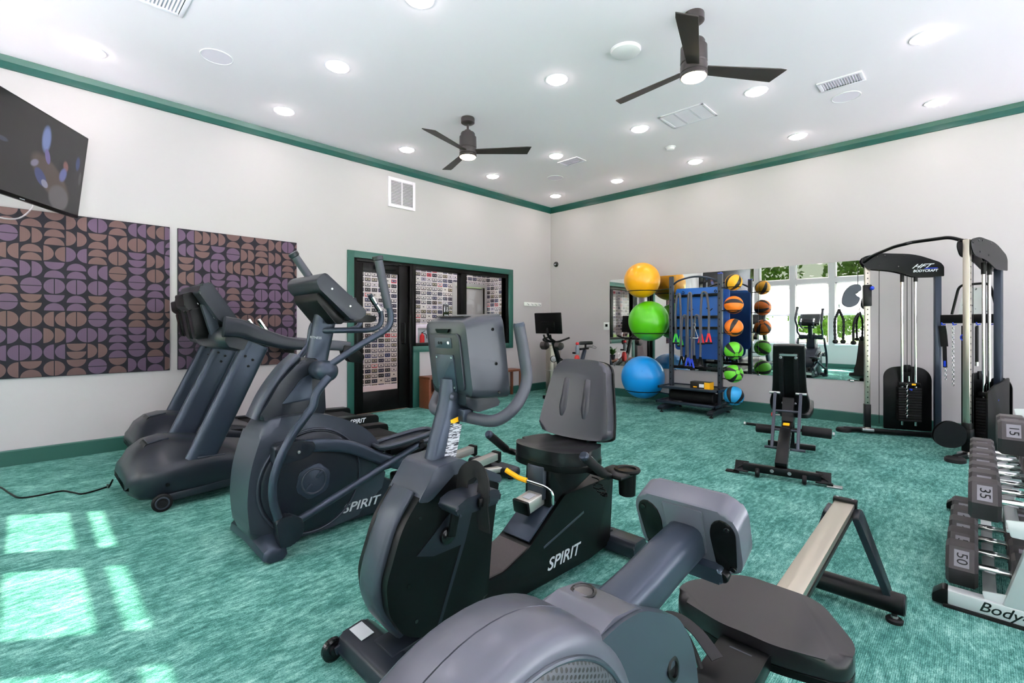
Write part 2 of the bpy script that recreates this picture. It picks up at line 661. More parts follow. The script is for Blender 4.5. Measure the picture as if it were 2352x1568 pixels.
# left wall with the opening for door and interior window
T = .14
b = B()
b.span(XW-.2, 2.988, YL, YL+T, 0, ZC).span(6.133, XR+.2, YL, YL+T, 0, ZC)
b.span(2.988, 6.133, YL, YL+T, 2.22, ZC).span(4.124, 6.133, YL, YL+T, 0, .822)
struct(b.build('wall_left', 'paint_wall', smooth=0))
b = B().span(XR, XR+.14, YB-.2, YL, 0, ZC)
struct(b.build('wall_right', 'paint_wall', smooth=0))
RC = [-.9+1.25*i for i in range(7)]       # centres of unseen rear windows, added to carry daylight to the ceiling
b = B()
edges = [XW-.3]+[e for c in RC for e in (c-.5, c+.5)]+[XR+.2]
for lo, hi in zip(edges[::2], edges[1::2]):
    b.span(lo, hi, YB-.14, YB, 0, ZC)
for c in RC:
    b.span(c-.5, c+.5, YB-.14, YB, 0, .2).span(c-.5, c+.5, YB-.14, YB, 3.3, ZC)
struct(b.build('wall_rear', 'paint_wall', smooth=0))
for i, c in enumerate(RC):
    w = struct(bpy.data.objects.new('window_%d' % (i+10), None))  # added window, there only for the daylight it lets in
    COL.objects.link(w)
    w.location = (c, YB, .5)
    f = B()
    f.span(c-.5, c-.46, YB-.12, YB-.06, .2, 3.3).span(c+.46, c+.5, YB-.12, YB-.06, .2, 3.3).span(c-.46, c+.46, YB-.12, YB-.06, .2, .24).span(c-.46, c+.46, YB-.12, YB-.06, 3.26, 3.3)
    f.build('window_frame', 'white_plastic', w, smooth=0)
    B().span(c-.46, c+.46, YB-.095, YB-.09, .24, 3.26).build('pane', 'clear_glass', w, smooth=0)
# window wall: openings, deep reveals
WC = [5.50, 4.49, 3.48, 2.47, 1.46, .45, -.56, -1.57]     # window centres along Y
HW = .43
b = B()
edges = [YL]+[e for c in WC for e in (c+HW, c-HW)]+[YB]
for hi, lo in zip(edges[::2], edges[1::2]):
    b.span(XW-.15, XW, lo, hi, 0, ZC)
for c in WC:
    b.span(XW-.15, XW, c-HW, c+HW, 0, .70)
    b.span(XW-.15, XW, c-HW, c+HW, 2.48, 2.62)
    b.span(XW-.15, XW, c-HW, c+HW, 3.45, ZC)
struct(b.build('wall_windows', 'paint_wall', smooth=0))
for i, c in enumerate(WC):
    w = struct(bpy.data.objects.new('window_%d' % (i+2), None))
    COL.objects.link(w)
    w.location = (XW, c, .7)
    f = B()
    for z0, z1 in ((.70, 2.48), (2.62, 3.45)):
        xo, xi = XW-.14, XW-.09
        f.span(xo, xi, c-HW, c-HW+.035, z0, z1, .004).span(xo, xi, c+HW-.035, c+HW, z0, z1, .004)
        f.span(xo, xi, c-HW, c+HW, z0, z0+.035, .004).span(xo, xi, c-HW, c+HW, z1-.035, z1, .004)
    f.span(XW-.14, XW-.085, c-HW, c+HW, 1.53, 1.60, .004)
    f.build('window_frame', 'white_plastic', w)
    for z0, z1 in ((.75, 1.53), (1.60, 2.43), (2.655, 3.415)):
        B().span(XW-.118, XW-.114, c-HW+.035, c+HW-.035, z0, z1).build('pane', 'sun_dimming_glass' if z0 > 2.6 else 'clear_glass', w, smooth=0)
    B().span(XW-.085, XW+.02, c-HW, c+HW, .66, .70, .006).build('window_sill', 'white_plastic', w)
    s = B().span(XW-.07, XW-.067, c-HW+.015, c+HW-.015, 1.60, 2.44)
    s.build('roller_shade', 'shade_fabric', w, smooth=0)
    B().cyl((XW-.068, c-HW+.015, 1.6), (XW-.068, c+HW-.015, 1.6), .012, 10).build('shade_bar', 'white_plastic', w)
    B().span(XW-.105, XW-.06, c-HW, c+HW, 3.14, 3.215, .006).build('shade_cassette', 'white_plastic', w)
# crown bands
b = B().prism([(YL-.001, ZC-.112), (YL-.018, ZC-.108), (YL-.018, ZC-.05), (YL-.03, ZC-.0005), (YL-.001, ZC-.0005)], XW, XR, 'x')
struct(b.build('trim_1', 'paint_green', smooth=0))
b = B().prism([(XR-.001, ZC-.112), (XR-.018, ZC-.108), (XR-.018, ZC-.05), (XR-.03, ZC-.0005), (XR-.001, ZC-.0005)], YB, YL-.03, 'y')
struct(b.build('trim_2', 'paint_green', smooth=0))
# baseboards
def base_prof(w, s):
    return [(w, 0), (w-s*.018, 0), (w-s*.018, .125), (w-s*.012, .135), (w, .135)]
for n, x0, x1 in (('baseboard_left', XW, 2.988), ('baseboard_corner', 6.02, XR), ('baseboard_window', 4.124, 6.02)):
    struct(B().prism(base_prof(YL, 1), x0, x1, 'x').build(n, 'paint_green_matte', smooth=0))
struct(B().prism(base_prof(XR, 1), YB, YL-.018, 'y').build('baseboard_right', 'paint_green_matte', smooth=0))
struct(B().prism([(XW, 0), (XW+.018, 0), (XW+.018, .125), (XW, .135)], YB, YL-.018, 'y').build('baseboard_back', 'paint_green_matte', smooth=0))
# green casing around door and interior window
g = B()
y0, y1 = YL-.022, YL+T
g.span(2.988, 3.08, y0, y1, 0, 2.22, .004).span(3.08, 6.133, y0, y1, 2.13, 2.22, .004)
g.span(6.03, 6.133, y0, y1, .822, 2.13, .004).span(4.016, 6.03, y0, y1, .822, .91, .004)
g.span(4.016, 4.124, y0, y1, 0, .822, .004)
struct(g.build('trim_3', 'paint_green_matte', smooth=30))
# door with glass
d = struct(bpy.data.objects.new('door_1', None))
COL.objects.link(d)
d.location = (3.55, YL+.06, 0)
f = B()
f.span(3.08, 3.125, YL+.0, YL+.12, 0, 2.13, .004).span(3.97, 4.016, YL, YL+.12, 0, 2.13, .004).span(3.125, 3.97, YL, YL+.12, 2.09, 2.13, .004)
f.build('door_frame', 'black_frame', d)
lf = B()
ya, yb = YL+.03, YL+.075
lf.span(3.13, 3.235, ya, yb, .012, 2.085, .003).span(3.80, 3.965, ya, yb, .012, 2.085, .003)
lf.span(3.235, 3.80, ya, yb, .012, .30, .003).span(3.235, 3.80, ya, yb, 1.955, 2.085, .003)
leaf = lf.build('door_leaf', 'black_frame', d)
B().span(3.235, 3.80, YL+.05, YL+.056, .30, 1.955).build('pane', 'clear_glass', leaf, smooth=0)
cl = B().span(3.40, 3.72, YL-.03, YL+.03, 2.0, 2.06, .006)
cl.bar((3.45, YL-.02, 2.075), (3.8, YL-.045, 2.085), .02, .012).cyl((3.78, YL-.05, 2.085), (3.78, YL+.0, 2.085), .012)
cl.build('door_closer', 'black_steel', leaf)
hd = B().tube(roundpath([(3.86, YL+.03, .95), (3.86, YL-.035, .95), (3.86, YL-.035, 1.25), (3.86, YL+.03, 1.25)], .02), .011, 10)
hd.build('door_handle', 'black_steel', leaf)
# interior window, black frame, two panes
w = struct(bpy.data.objects.new('window_1', None))
COL.objects.link(w)
w.location = (5.0, YL+.06, .91)
f = B()
ya, yb = YL+.0, YL+.11
f.span(4.016, 4.075, ya, yb, .91, 2.13, .003).span(5.965, 6.03, ya, yb, .91, 2.13, .003)
f.span(4.075, 5.965, ya, yb, .91, .955, .003).span(4.075, 5.965, ya, yb, 2.06, 2.13, .003).span(4.945, 5.06, ya, yb, .955, 2.06, .003)
f.build('window_frame', 'black_frame', w)
for x0, x1 in ((4.075, 4.945), (5.06, 5.965)):
    B().span(x0, x1, YL+.05, YL+.056, .955, 2.06).build('pane', 'clear_glass', w, smooth=0)
# corridor behind the glass
YCB, XCR = 7.7, 7.15
struct(B().span(1.0, 8.0, YL+.07, YCB+.3, -.12, -.001).build('floor_corridor', 'wood_floor', smooth=0))
struct(B().span(1.0, 8.0, YL+T, YCB+.3, 2.75, 2.85).build('ceiling_corridor', 'paint_ceiling', smooth=0))
b = B().span(1.0, 6.14, YCB, YCB+.12, .15, 2.75).span(7.10, XCR, YCB, YCB+.12, .15, 2.75).span(6.14, 7.10, YCB, YCB+.12, 2.12, 2.75)
struct(b.build('wall_corridor_back', 'cassette_paper', smooth=0))
struct(B().span(XCR, XCR+.12, YL+T, YCB+.12, .15, 2.75).build('wall_corridor_side', 'cassette_paper', smooth=0))
struct(B().span(.9, 1.0, YL+T, YCB+.12, 0, 2.75).build('wall_corridor_end', 'paint_wall', smooth=0))
b = B().span(1.0, 6.14, YCB-.015, YCB+.1, 0, .15, .003).span(XCR-.015, XCR+.1, YL+T, YCB, 0, .15, .003)
struct(b.build('baseboard_corridor', 'white_plastic', smooth=0))
dd = struct(bpy.data.objects.new('door_2', None))
COL.objects.link(dd)
dd.location = (6.6, YCB+.05, 0)
mat('door_grey', (172, 172, 168), .35)
f = B().span(6.14, 6.22, YCB-.02, YCB+.1, 0, 2.12, .004).span(7.03, 7.10, YCB-.02, YCB+.1, 0, 2.12, .004).span(6.22, 7.03, YCB-.02, YCB+.1, 2.04, 2.12, .004)
f.build('door_frame', 'door_grey', dd)
B().span(6.225, 7.025, YCB+.03, YCB+.075, .01, 2.035, .003).build('door_leaf', 'door_grey', dd)
for xx in (3.0, 4.6, 6.2):
    o = thing('recessed_downlight', 'round recessed downlight in the corridor ceiling behind the glass', 'downlight', (xx, 6.9, 2.75), 'corridor downlights')
    B().lathe([(.108, 0), (.106, -.006), (.094, -.009), (.086, -.006), (.086, 0)], (xx, 6.9, 2.75)).build('trim_ring', 'white_metal', o)
    B().lathe([(.0, -.022), (.05, -.0215), (.075, -.018), (.0855, -.008), (.0855, -.001), (0, -.001)], (xx, 6.9, 2.75)).build('lens', 'corridor_lens', o)
# restroom sign
sg = thing('restroom_sign', 'small black restroom sign with white figures on the cassette wallpaper', 'sign', (5.975, YCB-.006, 1.42))
B().span(5.9, 6.05, YCB-.012, YCB, 1.40, 1.645, .003).build('plate', 'black_gloss', sg)
yy0, yy1 = YCB-.0135, YCB-.011
for _c in (circ2(5.935, 1.60, .011, 12), circ2(6.005, 1.585, .010, 12), [(5.923, 1.585), (5.947, 1.585), (5.943, 1.50), (5.928, 1.50)], [(5.998, 1.572), (6.01, 1.572), (6.012, 1.54), (6.03, 1.535), (6.034, 1.51), (6.026, 1.51), (6.022, 1.527), (6.0, 1.53)]):
    B().prism(_c, yy0, yy1).build('pictogram', 'print_white', sg, smooth=0)
B().torus((6.004, YCB-.0125, 1.522), .021, .0035, (0, 1, 0), 20, 6).build('pictogram_wheel', 'print_white', sg)
B().span(5.925, 6.025, yy0, yy1, 1.425, 1.445).build('braille_bar', 'print_silver', sg)
# extinguisher cabinet and extinguisher
fc = thing('extinguisher_cabinet', 'white recessed fire extinguisher cabinet with glass on the corridor wall', 'cabinet', (5.41, YCB-.02, .86))
f = B()
ya, yb = YCB-.03, YCB-.002
f.span(5.2, 5.28, ya, yb, .72, 1.25, .004).span(5.54, 5.62, ya, yb, .72, 1.25, .004).span(5.28, 5.54, ya, yb, 1.17, 1.25, .004).span(5.28, 5.54, ya, yb, .72, .80, .004)
f.build('cabinet_frame', 'white_metal', fc)
B().span(5.28, 5.54, YCB-.008, YCB-.002, .80, 1.17).build('cabinet_back', mat('cabinet_inside', (176, 190, 194), .4), fc, smooth=0)
fe = thing('fire_extinguisher', 'red fire extinguisher inside the white cabinet behind the glass', 'extinguisher', (5.36, YCB-.06, .80))
B().lathe([(.0, 0), (.042, .005), (.045, .02), (.045, .21), (.035, .245), (.015, .262), (.015, .275), (0, .275)], (5.36, YCB-.06, .80), n=18).build('cylinder', 'red_plastic', fe)
e = B().bar((5.345, YCB-.06, 1.08), (5.43, YCB-.06, 1.12), .014, .01).bar((5.345, YCB-.06, 1.075), (5.42, YCB-.06, 1.07), .014, .008).cyl((5.36, YCB-.06, 1.07), (5.36, YCB-.06, 1.095), .014)
e.tube(smoothpath([(5.37, YCB-.06, 1.08), (5.45, YCB-.06, 1.05), (5.47, YCB-.06, .97)]), .007, 8)
e.build('valve_handle', 'black_plastic', fe)
# outside: lawn and trees seen through the windows (in the mirror)
k = NT('lawn')
M['lawn'] = k.set(color=k.ramp(k.noise(3, 5, .7), [(.3, lin((70, 104, 40))), (.7, lin((104, 138, 62)))]), rough=.95, spec=.1)
k = NT('leaf_green')
M['leaf_green'] = k.set(color=k.mix(k.noise(2, 3), lin((60, 92, 26)), lin((110, 136, 56))), rough=.7)
mat('bark', (92, 74, 58), .9, grain=.3, gscale=20)
struct(B().span(-60, 40, -50, 60, -.5, -.2).build('ground', 'lawn', smooth=0))
mat('bounce_paving', (214, 218, 226), .9, grain=.05, gscale=8)
struct(B().span(-4.8, XW-.15, -16, 14, -.2, -.12).span(XW-.15, 20, -16, YB-.14, -.2, -.12).build('bounce_paving', 'bounce_paving', smooth=0))  # added pale slab, bounces neutral daylight up through the windows
random.seed(5)
def tree(x, y, h, sp, label):
    t = thing('tree', label, 'tree', (x, y, -.15), 'trees outside the windows')
    B().tube(smoothpath([(x, y, -.15), (x+.1, y, h*.3), (x-.05, y+.05, h*.62), (x, y, h*.9)]), .14, 8).build('trunk', 'bark', t)
    verts, faces = [], []
    for i in range(2200):
        while True:
            p = Vector((random.uniform(-1, 1), random.uniform(-1, 1), random.uniform(-1, 1)))
            if .25 < p.length < 1:
                break
        c = Vector((x+p.x*sp, y+p.y*sp, h*.62+p.z*h*.4-.15))
        u = Vector((random.gauss(0, 1), random.gauss(0, 1), random.gauss(0, 1))).normalized()*random.uniform(.1, .2)
        v = u.orthogonal().normalized()*u.length*.55
        n0 = len(verts)
        verts += [c-u, c+v, c+u, c-v]
        faces.append((n0, n0+1, n0+2, n0+3))
    me = bpy.data.meshes.new('foliage')
    me.from_pydata([v-Vector((x, y, -.15)) for v in verts], [], faces)
    me.materials.append(M['leaf_green'])
    o = bpy.data.objects.new('foliage', me)
    COL.objects.link(o)
    o.parent = t
    o['kind'] = 'stuff'
for x, y, h, sp, lb in ((-16, 9.5, 7.5, 2.6, 'leafy tree seen in the mirror through the window nearest the ball rack'), (-15, 3.6, 7.0, 2.2, 'leafy tree seen in the mirror through the middle window'), (-14, -.6, 6.6, 2.0, 'leafy tree seen in the mirror behind the cable machine'), (-19, 6.2, 3.4, 2.2, 'low bushy tree on the lawn seen in the mirror')):
    tree(x, y, h, sp, lb)

# ================================================================== wall and ceiling fittings
for x0, x1, lb in ((-.62, 1.048, 'large fabric wall panel with purple half circles, below the television'), (1.116, 2.328, 'smaller fabric wall panel with purple half circles, behind the treadmills')):
    p = B().span(x0, x1, YL-.022, YL-.001, .752, 2.225, .002)
    tag(p.build('acoustic_panel', 'panel_fabric', org=(x0, YL-.01, .752)), lb, 'wall panel', 'patterned fabric wall panels')
# return grille on the left wall
v = thing('wall_vent', 'white louvred return grille high on the left wall', 'vent', (3.83, YL, 2.92))
f = B()
ya, yb = YL-.014, YL-.001
f.span(3.60, 3.645, ya, yb, 2.91, 3.335, .003).span(4.01, 4.055, ya, yb, 2.91, 3.335, .003).span(3.645, 4.01, ya, yb, 2.91, 2.955, .003).span(3.645, 4.01, ya, yb, 3.29, 3.335, .003)
f.span(3.82, 3.835, YL-.012, YL-.001, 2.955, 3.29)
f.build('vent_frame', 'white_metal', v)
B().span(3.645, 4.01, YL-.003, YL-.001, 2.955, 3.29).build('vent_back', mat('vent_dark', (120, 120, 122), .8), v, smooth=0)
for i in range(16):
    z = 2.966+i*.0208
    B().box((3.8275, YL-.007, z), (.365, .014, .003), 0, Matrix.Rotation(R(38), 3, 'X')).build('slat', 'white_metal', v, smooth=0)
# ceiling registers: (x0,x1,y0,y1,slat axis,count,label)
def register(x0, x1, y0, y1, ax, cnt, label, fr=.03):
    v = thing('ceiling_vent', label, 'vent', ((x0+x1)/2, (y0+y1)/2, ZC), 'ceiling air registers')
    z0, z1 = ZC-.012, ZC
    f = B().span(x0, x0+fr, y0, y1, z0, z1, .003).span(x1-fr, x1, y0, y1, z0, z1, .003).span(x0+fr, x1-fr, y0, y0+fr, z0, z1, .003).span(x0+fr, x1-fr, y1-fr, y1, z0, z1, .003)
    f.build('vent_frame', 'white_metal', v)
    B().span(x0+fr, x1-fr, y0+fr, y1-fr, ZC-.002, ZC).build('vent_back', M['vent_pale'], v, smooth=0)
    for i in range(cnt):
        t = (i+.5)/cnt
        if ax == 'x':
            B().box(((x0+x1)/2, y0+fr+(y1-y0-2*fr)*t, ZC-.007), (x1-x0-2*fr, .012, .002), 0, Matrix.Rotation(R(35), 3, 'X')).build('slat', 'white_metal', v, smooth=0)
        else:
            B().box((x0+fr+(x1-x0-2*fr)*t, (y0+y1)/2, ZC-.007), (.012, y1-y0-2*fr, .002), 0, Matrix.Rotation(R(35), 3, 'Y')).build('slat', 'white_metal', v, smooth=0)
mat('vent_pale', (232, 222, 234), .8)
register(.47, .83, 3.96, 4.26, 'y', 14, 'white louvred ceiling register at the upper left above the television')
register(5.29, 5.52, .735, 1.09, 'x', 14, 'white ceiling register beside the large fan blade tip')
register(5.26, 5.48, 3.89, 4.23, 'x', 10, 'small white ceiling register near the far corner')
v = thing('ceiling_return_vent', 'large flat white return grille in the ceiling between the fans', 'vent', (5.1, 2.26, ZC))
x0, x1, y0, y1 = 4.905, 5.31, 2.02, 2.52
f = B().span(x0, x1, y0, y0+.03, ZC-.01, ZC, .003).span(x0, x1, y1-.03, y1, ZC-.01, ZC, .003).span(x0, x0+.03, y0, y1, ZC-.01, ZC, .003).span(x1-.03, x1, y0, y1, ZC-.01, ZC, .003)
for q in range(1, 3):
    f.span(x0, x1, y0+(y1-y0)*q/3-.01, y0+(y1-y0)*q/3+.01, ZC-.008, ZC)
f.build('vent_frame', 'white_metal', v)
B().span(x0+.03, x1-.03, y0+.03, y1-.03, ZC-.004, ZC).build('vent_mesh', M['vent_pale'], v, smooth=0)
for i in range(30):
    xx = x0+.035+i*(x1-x0-.07)/29
    B().span(xx-.003, xx+.003, y0+.03, y1-.03, ZC-.008, ZC-.003).build('slat', 'white_metal', v, smooth=0)
# downlights on their grid; those out of view are added to even the light
GX = (.39, 1.957, 3.50, 5.047, 6.585)
GY = (5.335, 4.082, 2.82, 1.55, .282, -.98)
names = {(0, 0): 'nearest the television', (1, 0): 'above the left wall panels', (1, 1): 'at the upper left, left of the small fan', (2, 0): 'above the wall grille', (3, 0): 'right of the small fan near the left wall', (4, 0): 'closest to the far corner', (3, 1): 'beside the small ceiling register', (4, 1): 'near the far corner along the right wall', (1, 2): 'cut off by the top edge', (2, 2): 'in the middle between the fans', (3, 2): 'left of the large return grille', (4, 2): 'near the smoke detector', (3, 3): 'under the tip of the large fan blade', (4, 3): 'along the right wall above the ball rack', (4, 4): 'above the cable machine at the right', (3, 4): 'largest one at the upper right'}
lamp0 = None
for i, x in enumerate(GX):
    for j, y in enumerate(GY):
        if (i == 2 and j in (1, 3)) or (i == 0 and j in (4, 5)):
            continue
        lb = names.get((i, j))
        lb = 'round recessed ceiling downlight '+(lb if lb else 'added out of the picture to even the room light')
        if lamp0 is None:
            lamp0 = thing('recessed_downlight', lb, 'downlight', (0, 0, 0), 'recessed ceiling downlights')
            B().lathe([(.108, 0), (.106, -.006), (.094, -.009), (.086, -.006), (.086, 0)], (0, 0, 0)).build('trim_ring', 'white_metal', lamp0)
            B().lathe([(.0, -.022), (.05, -.0215), (.075, -.018), (.0855, -.008), (.0855, -.001), (0, -.001)], (0, 0, 0)).build('lens', 'lamp_lens', lamp0)
            lamp0.location = (x, y, ZC)
        else:
            dup(lamp0, (x, y, ZC), lb)
for x, y, lb in ((1.158, 4.675, 'flush round ceiling speaker grille above the left wall'), (5.796, .935, 'flush round ceiling speaker grille next to the right register'), (5.782, 4.694, 'flush round ceiling speaker grille near the far corner')):
    t = thing('ceiling_speaker', lb, 'speaker', (x, y, ZC), 'ceiling speakers')
    B().lathe([(.125, 0), (.124, -.005), (.118, -.007), (.115, -.004), (.115, 0)], (x, y, ZC), n=40).build('speaker_rim', 'white_plastic', t)
    B().lathe([(0, -.004), (.115, -.004), (.115, 0), (0, 0)], (x, y, ZC), n=40).build('speaker_mesh', mat('speaker_mesh', (248, 234, 248), .8, grain=.06, gscale=600), t)
t = thing('access_point', 'white dome shaped wireless unit on the ceiling left of the large fan', 'access point', (3.528, 2.104, ZC))
B().lathe([(.12, 0), (.122, -.012), (.118, -.022), (.09, -.034), (.04, -.04), (0, -.041)], (3.528, 2.104, ZC), n=40).build('dome', 'white_plastic', t)
B().lathe([(.126, 0), (.127, -.004), (.123, -.008), (.118, -.006), (.118, 0)], (3.528, 2.104, ZC), n=40).build('base_ring', 'white_metal', t)
t = thing('smoke_detector', 'small white smoke detector on the ceiling beyond the return grille', 'smoke detector', (5.842, 2.826, ZC))
B().lathe([(.055, 0), (.055, -.012), (.048, -.02), (.046, -.034), (.03, -.042), (0, -.043)], (5.842, 2.826, ZC)).build('housing', 'white_plastic', t)
B().lathe([(.066, 0), (.066, -.006), (.056, -.008), (.056, 0)], (5.842, 2.826, ZC)).build('base', 'white_metal', t)
# wall fittings
t = thing('hook_rail', 'white coat hook rail on the left wall near the corner', 'hook rail', (6.67, YL, 1.6))
B().span(6.433, 6.911, YL-.018, YL-.001, 1.585, 1.655, .004).build('rail', 'plate_white', t)
for i in range(4):
    xx = 6.51+i*.108
    B().tube(smoothpath([(xx, YL-.015, 1.63), (xx, YL-.05, 1.61), (xx, YL-.06, 1.595), (xx, YL-.058, 1.618)]), .006, 8).build('hook', 'zinc', t)
t = thing('wall_switch', 'small white wall plate with black buttons left of the mirror', 'switch', (XR, 4.68, 1.2))
B().span(XR-.008, XR-.0005, 4.622, 4.739, 1.146, 1.278, .003).build('plate', 'plate_white', t)
B().span(XR-.011, XR-.007, 4.655, 4.705, 1.20, 1.245, .001).build('button', 'black_plastic', t)
t = thing('security_camera', 'small black round security camera on the right wall at the corner', 'camera', (XR, 5.821, 2.408))
B().lathe([(.05, 0), (.052, .012), (.045, .03), (.03, .045), (0, .05)], (XR-.0005, 5.821, 2.408), (-1, 0, 0)).build('dome', 'black_gloss', t)
B().lathe([(.016, 0), (.016, .006), (.012, .008), (0, .008)], (XR-.046, 5.815, 2.402), (-1, .2, -.1)).build('lens', 'print_silver', t)
def outlet(x, z, lb):
    t = thing('wall_outlet', lb, 'outlet', (x, YL, z))
    B().span(x-.037, x+.037, YL-.007, YL-.0005, z-.057, z+.057, .003).build('plate', 'plate_white', t)
    for dz in (-.024, .024):
        B().span(x-.016, x+.016, YL-.009, YL-.006, z+dz-.014, z+dz+.014, .002).build('socket', 'white_plastic', t)
    return t
outlet(2.048, .45, 'white wall outlet with a black plug between treadmill and elliptical')
# ceiling fans
def fan(x, y, angs, zs, label):
    t = thing('ceiling_fan', label, 'ceiling fan', (x, y, ZC), 'three blade ceiling fans')
    B().lathe([(0, 0), (.072, 0), (.075, -.008), (.075, -.055), (.06, -.066), (.02, -.07), (0, -.07)], (x, y, ZC)).build('canopy', 'bronze', t)
    B().cyl((x, y, ZC-.06), (x, y, zs+.215), .0125).build('downrod', 'bronze', t)
    B().lathe([(.02, .245), (.035, .24), (.04, .222), (.072, .214), (.08, .20), (.08, .17), (.094, .165), (.096, .05), (.09, .042), (.09, .035), (0, .035)], (x, y, zs)).build('motor_housing', 'bronze', t)
    B().lathe([(0, .035), (.088, .035), (.096, .03), (.096, -.02), (.09, -.025), (0, -.025)], (x, y, zs)).build('blade_hub', 'bronze', t)
    k = B().lathe([(.088, -.024), (.096, -.028), (.098, -.05), (.094, -.056), (.09, -.056), (.09, -.024)], (x, y, zs))
    k.build('light_ring', 'bronze', t)
    B().lathe([(0, -.03), (.089, -.03), (.09, -.055), (.08, -.066), (.04, -.073), (0, -.074)], (x, y, zs)).build('light_lens', 'fan_lens', t)
    for a in angs:
        ca, sa = math.cos(R(a)), math.sin(R(a))
        rot = Matrix.Rotation(R(a), 4, 'Z') @ Matrix.Rotation(R(-13), 4, 'X')
        rot.translation = (x, y, zs+.004)
        bl = B().prism([(.09, -.045), (.66, -.07), (.71, -.066), (.66, .068), (.09, .045)], -.004, .004, 'z', .002, 1, rot)
        bl.build('blade', 'blade_wood', t)
fan(3.452, 4.05, (-165, -49, 72), 3.145, 'dark bronze ceiling fan with three blades, the smaller one near the left wall')
fan(3.478, 1.5, (-160, -38, 85), 3.11, 'dark bronze ceiling fan with three blades, the larger one at the upper right')
# mirror on the right wall: panels edge to edge
mr = thing('wall_mirror', 'wide frameless gym mirror of several panels on the right wall', 'mirror', (XR, 2.8, .527))
ys = [4.613, 3.40, 2.18, .97]
for a, c in zip(ys, ys[1:]):
    B().span(XR-.008, XR-.001, c+.0015, a-.0015, .527, 2.02).build('mirror_panel', 'mirror_glass', mr, smooth=0)
for yy in (4.613-.1, 3.40, 2.18, 1.1):
    B().span(XR-.012, XR-.001, yy-.02, yy+.02, .515, .535, .002).build('clip', 'chrome', mr)
